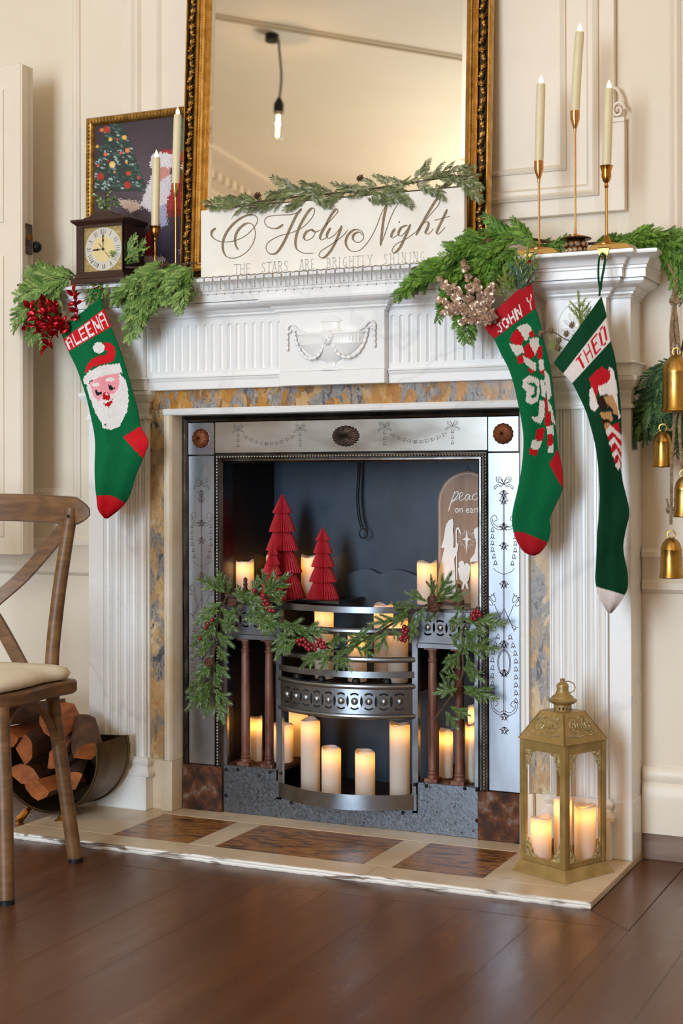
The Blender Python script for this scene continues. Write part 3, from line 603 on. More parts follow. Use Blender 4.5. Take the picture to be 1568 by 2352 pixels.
# engraved ornament
def etch(strokes, w, y, nm, m, par):
    e = MB()
    for s_ in strokes:
        s_ = [V((p[0], 0, p[1])) for p in s_]
        vs = []; n = len(s_)
        for i, p in enumerate(s_):
            t = s_[min(i+1, n-1)]-s_[max(i-1, 0)]; t = t.normalized() if t.length else V((1,0,0)); nn = V((-t.z, 0, t.x))*w/2
            vs += [(p.x+nn.x, y, p.z+nn.z), (p.x-nn.x, y, p.z-nn.z)]
        e.add(vs, [(2*i, 2*i+1, 2*i+3, 2*i+2) for i in range(n-1)])
    o = e.build(nm, m, par, fix=False, smooth=0); return o
def S2(pts, n=5): return [(p.x, p.y) for p in cr([(a, b, 0) for a, b in pts], n)]
def bell(x, z, ang, s):          # a little husk / bell flower pointing along ang
    c, n = math.cos(ang), math.sin(ang); out = []
    for pts in ([(0,0),(.3,.22),(.75,.26),(1,.45)], [(0,0),(.3,-.22),(.75,-.26),(1,-.45)], [(1,.45),(.78,.12),(1,0),(.78,-.12),(1,-.45)]):
        out.append(S2([(x+s*(a*c-b*n), z+s*(a*n+b*c)) for a, b in pts], 3))
    return out
def bowknot(x, z, s):
    o = []
    for k in (-1, 1):
        o.append(S2([(x, z), (x+k*.35*s, z+.75*s), (x+k*.95*s, z+.85*s), (x+k*.95*s, z+.3*s), (x+k*.4*s, z+.05*s), (x, z)], 4))
        o.append(S2([(x+k*.05*s, z+.1*s), (x+k*.35*s, z+.5*s), (x+k*.75*s, z+.62*s), (x+k*.70*s, z+.30*s), (x+k*.3*s, z+.1*s)], 4))
        o.append(S2([(x, z), (x+k*.5*s, z-.25*s), (x+k*.8*s, z-.1*s), (x+k*1.3*s, z-.45*s)], 4))
        o.append(S2([(x, z-.1*s), (x+k*.45*s, z-.45*s), (x+k*.8*s, z-.3*s), (x+k*1.2*s, z-.75*s), (x+k*1.3*s, z-.45*s)], 4))
    return o
def swag(x0, x1, z, sag, n, s):
    o = []
    for k in range(n):
        t = (k+.7)/(n+.4); x = x0+(x1-x0)*t; dz = -sag*4*t*(1-t); tt = -sag*4*(1-2*t)/(x1-x0)
        a = math.atan(tt); o += bell(x, z+dz, a+(0 if t < .5 else PI) , s)
    return o
et = []
for c0 in (-.300, .105):
    c1 = c0+.176
    for c in (c0, c1):
        et += bowknot(c, .976, .0135)
        for k in range(3): et += bell(c, .968-.0135*k, -PI/2, .0095)
    et += swag(c0+.006, c1-.006, .965, .026, 11, .0105)
etch(et, .0008, -.0014, 'engraving', M['etch_dark'], tp)
def side_orn(cx):
    e = bowknot(cx, .838, .018)
    e += [[(cx-.001, .82), (cx-.002, .30)], [(cx+.001, .82), (cx+.002, .30)]]
    for z in (.822, .806, .745, .700, .610, .470, .402, .300, .268): e += bell(cx, z, -PI/2, .017) + bell(cx, z, -PI/2-.6, .013) + bell(cx, z, -PI/2+.6, .013)
    for k in (-1, 1):
        for zc in (.752, .318):
            e.append(S2([(cx, zc-.02), (cx+k*.014, zc-.022), (cx+k*.028, zc-.012), (cx+k*.032, zc+.004), (cx+k*.022, zc+.012), (cx+k*.016, zc+.002), (cx+k*.023, zc-.003)], 4))
            e.append(S2([(cx, zc-.012), (cx+k*.014, zc-.016), (cx+k*.026, zc-.006), (cx+k*.027, zc+.004)], 4))
        for q in range(6): e += bell(cx+k*(.028-.0035*max(0, q-3)), .735-.0155*q, -PI/2, .011)
        e.append(S2([(cx+k*.026, .64), (cx+k*.018, .632), (cx, .625)], 4))
        e.append([(cx, .50), (cx+k*.024, .555)]); e += bell(cx+k*.022, .560, PI/2-k*.5, .020) + bell(cx+k*.028, .552, PI/2-k*.8, .018)
        e.append([(cx, .545), (cx+k*.022, .500)]); e += bell(cx+k*.019, .507, -PI/2+k*.8, .014)
        for q in range(9): e += bell(cx+k*(.014+.014*math.sin(min(1, q/3)*PI/2)), .485-.0185*q, -PI/2+k*.15, .012)
    e.append([(cx+.016*math.cos(t*PI/16), .418+.031*math.sin(t*PI/16)) for t in range(33)]); e.append([(cx+.0135*math.cos(t*PI/16), .418+.028*math.sin(t*PI/16)) for t in range(33)])
    return e
etch(side_orn(-.4085), .0010, -.0014, 'engraving', M['etch'], [o for o in GR.children if o.name.startswith('side_panel')][0])
etch(side_orn(.4085), .0014, -.0014, 'engraving', M['etch'], [o for o in GR.children if o.name.startswith('side_panel')][1])
# ================================================================== mirror, picture, sign, clock
def shear_y(mb, y0, z0, k):      # lean a flat thing back: y grows with height
    mb.v = [(x, y+(z-z0)*k, z) for x, y, z in mb.v]; return mb
SH = 1.347
LEAN = .052; MY = -.040
MI = thing('wall_mirror', 'tall gilt framed mirror leaning on the wall above the mantel shelf', 'mirror', (-.025, MY, SH))
mx0, mx1, mz1 = -.437, .390, 2.42
def ml(mb): return shear_y(mb, 0, SH, LEAN)
ml(MB().frame(mx0, mx1, SH+.001, mz1, [(0,-.004),(0,.020),(.002,.023),(.005,.023),(.006,.016)], MY)).build('outer_rail', M['gold'], MI)
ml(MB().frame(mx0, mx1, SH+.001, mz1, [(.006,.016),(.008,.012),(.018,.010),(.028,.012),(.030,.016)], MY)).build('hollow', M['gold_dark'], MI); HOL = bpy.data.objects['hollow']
ml(MB().frame(mx0, mx1, SH+.001, mz1, [(.030,.012),(.030,.020),(.034,.023),(.038,.020),(.039,.014),(.046,.012),(.048,.016),(.052,.015),(.055,.010),(.062,.006),(.066,.002)], MY)).build('inner_rail', M['gold'], MI); INR = bpy.data.objects['inner_rail']
ml(MB().frame(mx0+.066, mx1-.066, SH+.067, mz1-.066, [(0,.0022),(.010,.0029)], MY)).build('bevelled_edge', M['mirror'], MI)
gb = MB(); gb.add([(mx0+.075, MY-.0028, SH+.07), (mx1-.075, MY-.0028, SH+.07), (mx1-.075, MY-.0028, mz1-.07), (mx0+.075, MY-.0028, mz1-.07)], [(0,1,2,3)]); gb.box(mx0+.06, mx1-.06, MY+.001, MY+.004, SH+.06, mz1-.06)
ml(gb).build('mirror_glass', M['mirror'], MI, smooth=0)
# acanthus ornament in the hollow of the frame, bead rows inside
def leafm(m):       # curled leaf pointing +z
    o = MB()
    for (a, L, w) in m:
        c, s_ = math.sin(a), math.cos(a)
        pts = [(c*L*t + .0022*math.sin(t*3), -.0035*math.sin(PI*t)-.002, s_*L*t) for t in (0, .25, .5, .75, 1)]
        o.tube(pts, [w*.5, w, w*.9, w*.6, w*.15], 5)
    return o
acA = leafm([(-.9,.011,.0022),(-.45,.016,.0024),(0,.019,.0026),(.45,.016,.0024),(.9,.011,.0022)]); acA.sphere((0,-.004,0), .0034, 6, 5)
acB = leafm([(-.35,.020,.0020),(-.1,.022,.0022),(.2,.018,.0020)]); acB.sphere((.004,-.004,.001), .0045, 6, 5)
for nm, xs_ in (('left', mx0+.0185), ('right', mx1-.0185)):
    o_ = MB(); z = SH+.02; k = 0
    while z < 2.2:
        b = (acA, acB)[k % 2]; fx = 1 if (k//2) % 2 else -1
        o_.add([(xs_+x*fx*1.12, MY-.0125+y*2.0, z+w) for x, y, w in b.v], b.f); z += (.021, .019)[k % 2]; k += 1
    ml(o_).build('acanthus_band', mat('gilt_leaf_'+nm, '#d8b878', .26, .8, col2='#a37e42', nscale=80), HOL, fix=False)
    bb = MB(); xx = mx0+.0425 if nm == 'left' else mx1-.0425
    for q in range(150): bb.add([(xx+x*.55, MY-.0135+y*.52, SH+.05+q*.0058+w*.52) for x, y, w in bm_.v], bm_.f)
    ml(bb).build('frame_beads', M['gold'], INR, fix=False)
# picture
PC = thing('framed_picture', 'framed winter painting of a decorated tree and red robed figure behind the clock', 'picture', (-.62, -.02, SH))
px0, px1, pz1 = -.760, -.345, 1.817; PY = .002
pk = .012
def pl(mb): return shear_y(mb, 0, SH, pk)
pl(MB().frame(px0, px1, SH, pz1, [(0,-.009),(0,.012),(.003,.016),(.012,.014),(.017,.010),(.020,.006),(.022,-.004)], PY)).build('gilt_frame', mat('bronze_gilt_frame', '#a8823f', .36, .75, col2='#7a5626', nscale=50), PC)
eg = MB()
for q in range(46): eg.sphere((px0+.008, PY-.014, SH+.006+q*.0102), .5, 6, 4, sc=(.011, .007, .0085))
for q in range(40): eg.sphere((px0+.008+q*.0102, PY-.014, pz1-.008), .5, 6, 4, sc=(.0085, .007, .011))
pl(eg).build('egg_ornament', mat('egg_gilt', '#b08a48', .33, .8, col2='#85602c', nscale=50), bpy.data.objects['gilt_frame'], fix=False)
rp_ = random.Random(8)
Pc = lambda L: [(x*.3189, y*.3189) for x, y in L]
dabs = []
for _ in range(420):
    v = rp_.random()**.75; yy = 285+v*150; hw = 18+v*52; xx = 262+(v*6)+rp_.uniform(-hw, hw)
    dabs.append((xx, yy, rp_.uniform(2, 5), rp_.uniform(1.2, 2.6), rp_.choice(['#23403a','#2f5348','#1b302e','#3d6357','#9fb3b4','#4b6a66','#28453c'])))
lights = [(243,297,9,'#b5352a'),(284,315,6,'#f0b45a'),(252,320,5,'#e8c860'),(230,405,9,'#b83226'),(292,425,9,'#b5362b'),(257,378,8,'#f4d58a'),(291,345,6,'#e58a4a'),(241,354,5,'#e06a40'),(289,372,4,'#f0b45a'),(294,398,6,'#d0432f'),(232,298,5,'#e08038'),(222,336,4,'#e8b04a'),(318,408,4,'#c94a3a'),(268,320,3,'#d8584a'),(276,351,4,'#d8584a'),(247,369,3,'#b83226'),(262,395,3,'#e8a860'),(224,380,4,'#d8584a')]
reg = [(Pc([(1310,850),(1365,840),(1365,1110),(1290,1090)]), '#2f6a62'), (Pc([(1190,1260),(1370,1240),(1370,1560),(1200,1560)]), '#8a1c20'), (Pc([(1215,1330),(1290,1350),(1340,1500),(1210,1510)]), '#b02a28'),
       (Pc([(1130,1110),(1170,1075),(1260,1070),(1340,1110),(1330,1160),(1180,1130)]), '#9c2a2c'), (Pc([(1075,1190),(1090,1115),(1150,1095),(1240,1110),(1245,1200),(1160,1215),(1100,1230)]), '#ded6dc'),
       (Pc([(1100,1230),(1160,1200),(1225,1210),(1210,1310),(1150,1320)]), '#c98a80'), (Pc([(1085,1260),(1120,1260),(1150,1300),(1230,1250),(1240,1330),(1200,1460),(1190,1530),(1090,1530),(1010,1480),(1040,1390)]), '#d9d0d6'),
       (Pc([(1300,1200),(1320,1160),(1360,1160),(1375,1230),(1330,1255)]), '#e6dfe2'), (Pc([(850,1430),(1000,1450),(1010,1500),(940,1530),(870,1480)]), '#cfb7a8'), (Pc([(950,1530),(1030,1490),(1090,1530),(1080,1600),(980,1590)]), '#3a2c34'),
       (Pc([(1130,1490),(1195,1470),(1205,1620),(1150,1640)]), '#a9a6bf'), (Pc([(1030,1700),(1090,1640),(1100,1860),(1040,1870)]), '#8e1a22'), (Pc([(1030,1840),(1190,1850),(1190,1900),(1040,1900)]), '#c2b4bb'), (Pc([(1290,1800),(1350,1780),(1340,1840),(1290,1830)]), '#8c7fa2'), (Pc([(1320,1560),(1360,1540),(1360,1590)]), '#cfc6d8')]
def mixc(a, b, t): return tuple(a[i]*(1-t)+b[i]*t for i in range(3))
def paint(u, v):
    x = px0+.02+(px1-px0-.04)*u; z = SH+.02+(pz1-SH-.04)*v
    d = V((x, PY, z))-CAM; w = d.dot(_F); X = 784+FPX*d.dot(_R)/w; Y = 1176+CYO-FPX*d.dot(_U)/w
    c = mixc(hexc('#3a3038'), hexc('#5d4f5a'), max(0, 1-abs(X-330)/120)*max(0, min(1, (Y-270)/160)))
    if Y > 480: c = mixc(c, hexc('#33263c'), min(1, (Y-480)/60))
    if Y > 285 and Y < 440 and abs(X-264-(Y-285)*.03) < 16+(Y-285)*.36: c = mixc(c, hexc('#22362f'), .8)
    for (a, b, r1, r2, cc) in dabs:
        if abs(X-a) < r1*2 and abs(Y-b) < r2*2 and ((X-a)*.8+(Y-b)*.4)**2/r1**2+((Y-b)-(X-a)*.4)**2/r2**2 < 1: c = hexc(cc)
    for (a, b, r, cc) in lights:
        q = math.hypot(X-a, Y-b)/r
        if q < 1: c = mixc(hexc(cc), c, max(0, q-.6)*1.5)
    jx, jy = X+rp_.gauss(0, 1.6), Y+rp_.gauss(0, 1.6)
    for P_, cc in reg:
        if inpoly(jx, jy, P_): c = hexc(cc)
    f_ = rp_.uniform(.86, 1.12); return (c[0]*f_, c[1]*f_, c[2]*f_)
pp = MB().grid(135, 150, lambda u, v: (px0+.02+(px1-px0-.04)*u, PY-.002, SH+.02+(pz1-SH-.04)*v), paint)
pl(pp).build('painted_canvas', mat('oil_paint', '#888888', .45, attr=True, bump=.15, bscale=200), PC, fix=False, smooth=0)
pl(MB().box(px0+.015, px1-.015, PY-.001, PY+.006, SH+.015, pz1-.015)).build('backing_board', M['black'], PC, smooth=0)
# sign
def ribbon(strokes, fn, w0, w1, nm, m, par, dep=.0006, pen=(-.42, .9), n=7, flip=1):
    e = MB()
    for s_ in strokes:
        p2 = [(p.x, p.y) for p in cr([(a, b, 0) for a, b in s_], n)]; N2 = len(p2); vs = []
        for i, p in enumerate(p2):
            a, b = p2[max(i-1, 0)], p2[min(i+1, N2-1)]; t = V((b[0]-a[0], b[1]-a[1])); t = t.normalized() if t.length else V((1, 0))
            k = max(0, t.x*pen[0]+t.y*pen[1]); en = min(1, .45+min(i, N2-1-i)/4); w = (w0+(w1-w0)*k**1.6)*en/2
            for sg in (1, -1): vs.append(fn(p[0]-t.y*w*sg, p[1]+t.x*w*sg, dep)); vs.append(fn(p[0]-t.y*w*sg, p[1]+t.x*w*sg, 0))
        fs = []
        for i in range(N2-1):
            q = 4*i; fs += [(q, q+2, q+6, q+4), (q, q+4, q+5, q+1), (q+2, q+3, q+7, q+6)]
        e.add(vs, fs)
    return e.build(nm, m, par, fix=True, smooth=0)
SG = thing('wooden_sign', 'white painted wooden sign with gold glitter O Holy Night script leaning on the mirror', 'sign', (0, -.11, SH))
SY = -.112
sgn = MB().box(-.344, .353, SY, SY+.018, SH+.0005, 1.5195)
sgn.build('board', mat('chalky_white_board', '#f3efe6', .6, col2='#ece6da', nscale=14, bump=.12, bscale=50), SG, bev=.001)
c2 = lambda x, y, d: tuple(at(420+x*.47194, y*.47194, SY-d))
gl = mat('gold_glitter', '#a8957a', .4, .5, col2='#6d5a45', nscale=700, nlo=.42, nhi=.58, bump=.6, bscale=900)
holy = [[(160,1110),(140,1128),(145,1155),(185,1176),(250,1172),(310,1143),(350,1100),(363,1068),(345,1047),(300,1052),(245,1090),(205,1145),(193,1200),(210,1247),(255,1255),(305,1230),(340,1185),(352,1135),(340,1095),(310,1087),(275,1112),(255,1150),(256,1190),(270,1217)],
 [(488,1092),(455,1112),(415,1105),(397,1080),(412,1055),(470,1047),(530,1044),(560,1030),(578,1015)],
 [(578,1015),(552,1048),(522,1110),(490,1180),(455,1230),(420,1234),(404,1205),(420,1175),(470,1148),(540,1128),(590,1100),(630,1055),(640,1020),(622,1016),(590,1060),(560,1120),(547,1175),(555,1213),(590,1232),(637,1232)],
 [(628,1117),(602,1128),(588,1153),(600,1170),(630,1156),(643,1128),(628,1117),(640,1130),(672,1118)], [(672,1118),(720,1070),(753,1030),(745,1018),(722,1045),(695,1095),(668,1148),(675,1168),(702,1152)],
 [(718,1108),(700,1143),(710,1160),(740,1140),(772,1100)], [(773,1098),(750,1160),(720,1218),(685,1254),(662,1246),(672,1222),(720,1190),(775,1150),(802,1118)],
 [(878,1148),(858,1130),(832,1140),(828,1165),(852,1180),(878,1160),(870,1127),(835,1118),(802,1145),(792,1185),(815,1220),(860,1218),(905,1170),(938,1110),(965,1040),(993,990)], [(993,990),(977,1060),(968,1130),(961,1196)], [(961,1196),(985,1130),(1010,1060),(1040,1000),(1070,974),(1083,974)],
 [(1032,1110),(1014,1145),(1022,1158),(1050,1138)], [(1048,1078),(1054,1083),(1052,1078)], [(1092,1096),(1062,1108),(1048,1138),(1063,1148),(1095,1112)], [(1107,1090),(1082,1150),(1055,1205),(1030,1230),(1017,1220),(1035,1190),(1090,1160),(1133,1128)],
 [(1133,1128),(1190,1060),(1240,1000),(1250,976),(1235,970),(1205,1015),(1165,1085),(1133,1146)], [(1140,1130),(1170,1088),(1192,1080),(1192,1103),(1180,1133),(1195,1138),(1220,1112)], [(1286,1018),(1258,1078),(1235,1128),(1245,1138),(1276,1104)], [(1222,1073),(1262,1062),(1300,1052)]]
ribbon(holy, c2, 4.2, 13, 'glitter_script', gl, SG)
SERIF = {'T': ['L0,1 1,1','L.5,1 .5,0'], 'H': ['L.1,0 .1,1','L.9,0 .9,1','L.1,.5 .9,.5'], 'E': ['L.15,0 .15,1','L.15,1 .85,1','L.15,.5 .7,.5','L.15,0 .9,0'], 'S': ['L.85,.85 .6,1 .3,.95 .2,.75 .35,.58 .65,.45 .82,.25 .7,.05 .4,0 .15,.12'],
 'A': ['L.05,0 .5,1','L.5,1 .95,0','L.22,.35 .78,.35'], 'R': ['L.15,0 .15,1','L.15,1 .6,1 .8,.8 .7,.58 .15,.5','L.45,.52 .95,0'], 'B': ['L.15,0 .15,1','L.15,1 .6,1 .75,.78 .6,.55 .15,.52','L.55,.53 .85,.3 .7,.03 .15,0'], 'I': ['L.5,0 .5,1'],
 'G': ['L.85,.85 .55,1 .25,.85 .12,.5 .25,.15 .55,0 .85,.15','L.85,.0 .85,.42 .6,.42'], 'L': ['L.2,1 .2,0','L.2,0 .85,0'], 'Y': ['L.05,1 .5,.5','L.95,1 .5,.5','L.5,.5 .5,0'], 'N': ['L.12,0 .12,1','L.12,1 .88,0','L.88,0 .88,1'],
 'X': ['L.1,0 .9,1','L.1,1 .9,0'], 'V': ['L.05,1 .5,0','L.5,0 .95,1']}
def letter(ch, x, y, w, h, sl=0):
    out = []
    for s_ in SERIF[ch]:
        out.append([(x+float(p.split(',')[0])*w, y-float(p.split(',')[1])*h+sl*float(p.split(',')[0])*w) for p in s_[1:].split()])
    if ch in 'THARINYLB':
        for s_ in SERIF[ch]:
            for p in (s_[1:].split()[0], s_[1:].split()[-1]):
                a, b = map(float, p.split(','))
                if b in (0, 1) and not (ch == 'L' and a > .5): out.append([(x+(a-.16)*w, y-b*h+sl*a*w), (x+(a+.16)*w, y-b*h+sl*a*w)])
    return out
def straight(strokes, fn, w, nm, m, par, dep=.0005):
    e = MB()
    for s_ in strokes:
        for a, b in zip(s_[:-1], s_[1:]):
            a, b = V(a), V(b); t = (b-a); t = t.normalized() if t.length else V((1, 0)); q = V((-t.y, t.x))*w/2; a = a-t*w*.3; b = b+t*w*.3
            P4 = [a+q, b+q, b-q, a-q]; e.add([fn(p.x, p.y, dep) for p in P4]+[fn(p.x, p.y, 0) for p in P4], [(0,1,2,3),(0,4,5,1),(1,5,6,2),(2,6,7,3),(3,7,4,0)])
    return e.build(nm, m, par, smooth=0)
vm = mat('silver_print', '#b3aea4', .45, .3)
for w_, xs_ in (('THE', (262,290,318)), ('STARS', (392,419,446,474,501)), ('ARE', (578,605,633)), ('BRIGHTLY', (710,738,762,788,820,852,882,910)), ('SHINING', (986,1018,1048,1075,1105,1132,1165))):
    ls = []
    for ch, x in zip(w_, xs_): ls += letter(ch, x-11, 1336-(x-248)*.0697, 21, 47, -.07)
    straight(ls, c2, 3.2, 'silver_word', vm, SG)
# clock
CKY = -.163
CK = thing('mantel_clock', 'small dark wooden mantel clock with brass dial and roman numerals', 'clock', (-.614, -.115, SH))
wd = mat('dark_walnut', '#3f241a', .35, col2='#2a1710', nscale=10, stretch=(1,1,6), warp=1, coat=.2)
cx0, cx1, cyb = -.681, -.541, -.060
MB().box(cx0-.012, cx1+.012, CKY-.010, cyb+.004, SH, SH+.014).build('base', wd, CK, bev=.003, seg=2)
MB().psweep([(cx0, CKY), (cx1, CKY), (cx1, cyb)], [(-.01,SH+.014),(.010,SH+.014),(.007,SH+.020),(.002,SH+.026),(-.01,SH+.026)]).build('base_moulding', wd, CK)
cz0, cz1 = SH+.024, SH+.152
bdy = MB(); fx0, fx1 = at(190, 570, CKY).x, at(279, 570, CKY).x; fz1, fz0 = at(235, 520, CKY).z, at(235, 622, CKY).z
bdy.frame(cx0, cx1, cz0, cz1, [(0,-.005),(0,.0)], CKY); bdy.box(cx0+.001, cx1-.001, CKY+.012, cyb, cz0, cz1)
bdy.plate([(cx0,cz0),(cx1,cz0),(cx1,cz1),(cx0,cz1)], [[(fx0,fz0),(fx1,fz0),(fx1,fz1),(fx0,fz1)]], lambda u, v, d: (u, d, v), CKY, CKY+.0118); bdy.build('case', wd, CK, bev=.0006)
MB().psweep([(cx0, cyb), (cx0, CKY), (cx1, CKY), (cx1, cyb)], [(-.02,cz1-.001),(.001,cz1-.001),(.004,cz1+.003),(.009,cz1+.006),(.011,cz1+.010),(.011,cz1+.013),(-.02,cz1+.013)]).build('cornice', wd, CK)
MB().box(cx0-.004, cx1+.004, CKY-.004, cyb, cz1+.004, cz1+.013).build('hood_base', wd, CK)
hp = [(cx0+.012, cz1+.013), (cx1-.012, cz1+.013)] + [(p.x, p.y) for p in cr([(cx1-.018, cz1+.020, 0), (cx1-.035, cz1+.023, 0), (cx1-.050, cz1+.034, 0), (cx0+.050, cz1+.034, 0), (cx0+.035, cz1+.023, 0), (cx0+.018, cz1+.020, 0)], 4)]
MB().prism(hp, lambda u, v, d: (u, d, v), CKY+.008, cyb-.008).build('arched_hood', wd, CK, bev=.001)
fy = CKY+.007; dcx, dcz = (fx0+fx1)/2, (fz0+fz1)/2; dr_ = (fx1-fx0)*.468
MB().box(fx0-.003, fx1+.003, fy, fy+.003, fz0-.003, fz1+.003).build('brass_dial_plate', mat('engraved_brass', '#c2ad78', .4, .5, col2='#a08a52', nscale=120), CK, smooth=0)
MB().lathe([(dr_,0),(dr_,.0008)], 48, Matrix.Translation((dcx, fy, dcz)) @ Matrix.Rotation(PI/2, 4, 'X')).build('chapter_ring', mat('silvered_dial', '#d9d6cc', .35, .3), CK)
MB().lathe([(dr_*.60,0),(dr_*.60,.0012)], 40, Matrix.Translation((dcx, fy, dcz)) @ Matrix.Rotation(PI/2, 4, 'X')).build('gilt_centre', mat('gilt_dial', '#ead9a0', .35, .3), CK)
dl = lambda x, y, d: (dcx+x, fy-.0013-d, dcz+y); nums = ['XII','I','II','III','IIII','V','VI','VII','VIII','IX','X','XI']; st_ = []
for k, nm_ in enumerate(nums):
    a = -2*PI*k/12; ca, sa = math.cos(a), math.sin(a); w = dr_*.105; x0 = -w*len(nm_)/2
    for q, ch in enumerate(nm_):
        for s_ in SERIF[ch]:
            st_.append([((x0+(q+float(p.split(',')[0])*(.8 if ch != 'I' else .9))*w)*ca - (dr_*(.70+.21*float(p.split(',')[1])))*sa, (x0+(q+float(p.split(',')[0])*(.8 if ch != 'I' else .9))*w)*sa + (dr_*(.70+.21*float(p.split(',')[1])))*ca) for p in s_[1:].split()])
straight(st_, dl, .0009, 'roman_numerals', M['black'], bpy.data.objects['chapter_ring'], .0002)
def hand(ang, L, w, nm, tail=.12):
    c, s_ = math.sin(ang), math.cos(ang); f_ = lambda x, y, d: (dcx+c*y+s_*x, fy-.003-d, dcz+s_*y-c*x)
    hs = MB(); hs.plate([(-w*.3,-L*tail),(w*.3,-L*tail),(w*.4,L*.35),(w*1.5,L*.5),(w*.5,L*.62),(w*1.2,L*.74),(w*.3,L*.86),(0,L),(-w*.3,L*.86),(-w*1.2,L*.74),(-w*.5,L*.62),(-w*1.5,L*.5),(-w*.4,L*.35)], [], f_, 0, .0005); return hs.build(nm, M['black'], CK, smooth=0)
hand(0, dr_*.80, .0016, 'minute_hand'); hand(math.radians(267), dr_*.62, .0020, 'hour_hand'); hand(math.radians(140), dr_*.62, .0005, 'second_hand', .35); hand(math.radians(-42), dr_*.40, .0006, 'alarm_hand')
MB().lathe([(.003,0),(.003,.004),(.001,.005)], 12, Matrix.Translation((dcx, fy, dcz)) @ Matrix.Rotation(PI/2, 4, 'X')).build('hand_boss', M['black'], CK)
# ================================================================== candlesticks and tapers
def R2(px): # silhouette half width factor
    return math.cos(math.atan2(-(ray(px, 1100).x), ray(px, 1100).y))
def stick(px, y, cup_top, cup_bot, z0, kind, label, base_r=.03, slant=0):
    p = at(px, cup_top, y); zt = p.z; zb = at(px, cup_bot, y).z; x = p.x
    m = M['rose'] if kind == 'rose' else M['brass']; T = Matrix.Translation((x, y, 0))
    r = thing('candlestick', label, 'candlestick', (x, y, z0), 'slim metal candlesticks along the mantel shelf')
    if kind == 'rose':
        cp = [(.0025,zb-.008),(.0035,zb-.004),(.0028,zb),(.0045,zb+.004),(.0105,zb+.024),(.0105,zt),(.0095,zt),(.0095,zt-.010)]; sr = .0024
    else:
        cp = [(.003,zb-.012),(.0050,zb-.008),(.0034,zb-.003),(.0042,zb),(.0080,zb+.004),(.0110,zb+.014),(.0105,zb+.024),(.0130,zt-.004),(.0150,zt),(.0135,zt),(.0110,zt-.006)]; sr = .0030
    MB().lathe(cp, 24, T, cap=False).build('cup', m, r)
    MB().tube([(x, y, z0+.004), (x, y, zb-.006)], sr, 12).build('stem', m, r)
    MB().lathe([(base_r,z0),(base_r,z0+.002),(base_r*.92,z0+.004),(base_r*.4,z0+.006),(sr*1.4,z0+.010 if kind == 'rose' else z0+.022),(sr,z0+.024)], 32, T).build('foot', m, r)
    return x, y, zt
def taper(x, y, zt, pxtop, topy, label, bend=0, fl=.018):
    top = at(pxtop, topy, y); r_ = .0102; h = top.z-zt+.008
    tt = thing('taper_candle', label, 'candle', (x, y, zt-.009), 'ivory battery taper candles')
    n = 10; MB().tube([(x+(top.x-x)*(k/n)+bend*math.sin(PI*k/n), y, zt-.009+(h)*k/n) for k in range(n+1)], [r_*.93]+[r_]*(n-1)+[r_*.93], 20).build('wax_body', M['taper'], tt)
    MB().lathe([(.001,0),(.0045,.003),(.0052,.007),(.0040,.012),(.0018,.017),(.0002,.021)], 12, Matrix.Translation((top.x, y, top.z-.002))).build('flame_bulb', M['glow'], tt)
x, y, z = stick(1237, -.115, 370, 413, SH+.0135, 'rose', 'slim rose gold candlestick standing on the left brass stocking weight'); taper(x, y, z, 1242, 192, 'ivory taper candle above the leftmost right-hand candlestick')
x, y, z = stick(1320, -.120, 255, 298, SH+.034, 'rose', 'tallest rose gold candlestick rising from the crystal bowl', .026); taper(x, y, z, 1331, 73, 'highest ivory taper candle, leaning slightly in the tallest candlestick', -.001)
x, y, z = stick(1392, -.115, 381, 420, SH+.0135, 'brass', 'brass candlestick with flared cup on the right brass stocking weight'); taper(x, y, z, 1398, 203, 'ivory taper candle in the flared brass cup at far right')
x, y, z = stick(356, -.105, 520, 545, SH+.001, 'brass', 'short brass candlestick with flared cup beside the clock', .03); taper(x, y, z, 359, 361, 'shorter ivory taper candle beside the clock')
x, y, z = stick(403, -.085, 422, 455, SH+.001, 'rose', 'slim gold candlestick between clock and white sign', .03); taper(x, y, z, 408, 263, 'taller ivory taper candle against the mirror frame left side')
# brass stocking weights and crystal bowl
sat = mat('satin_brass', '#d2b070', .38, .85, col2='#c39d58', nscale=12)
def weight(xa, xb, label, hookpx=None):
    r = thing('stocking_weight', label, 'stocking holder', ((xa+xb)/2, -.115, SH), 'brass stocking weights on the mantel shelf')
    w = MB(); w.add([(xa,-.150,SH+.0005),(xb,-.150,SH+.0005),(xb,-.085,SH+.0005),(xa,-.085,SH+.0005),(xa+.016,-.146,SH+.013),(xb-.016,-.146,SH+.013),(xb-.016,-.09,SH+.013),(xa+.016,-.09,SH+.013)], [(0,3,2,1),(4,5,6,7),(0,1,5,4),(1,2,6,5),(2,3,7,6),(3,0,4,7)])
    w.build('weight', sat, r, bev=.001)
    if hookpx:
        p = at(hookpx, 590, -.157); h = MB(); h.plate([(p.x-.013, SH+.004), (p.x+.013, SH+.004), (p.x+.008, SH-.020), (p.x-.008, SH-.020)], [], lambda u, v, d: (u, d, v), -.1565, -.1545)
        h.box(p.x-.013, p.x+.013, -.1565, -.13, SH+.002, SH+.004); h.tube([(p.x, -.157, SH-.018), (p.x, -.165, SH-.022), (p.x, -.169, SH-.016), (p.x, -.168, SH-.008)], .003, 8); h.build('hook_plate', sat, r)
weight(.470, .588, 'low brass stocking weight under the leftmost right-hand candlestick', 1215)
weight(.648, .752, 'low brass stocking weight with hook plate above the dark green stocking', 1385)
CB = thing('crystal_bowl', 'small dark rimmed bowl ringed with round crystals under the tallest candlestick', 'bowl', (.612, -.12, SH))
bc = at(1322, 560, -.12).x
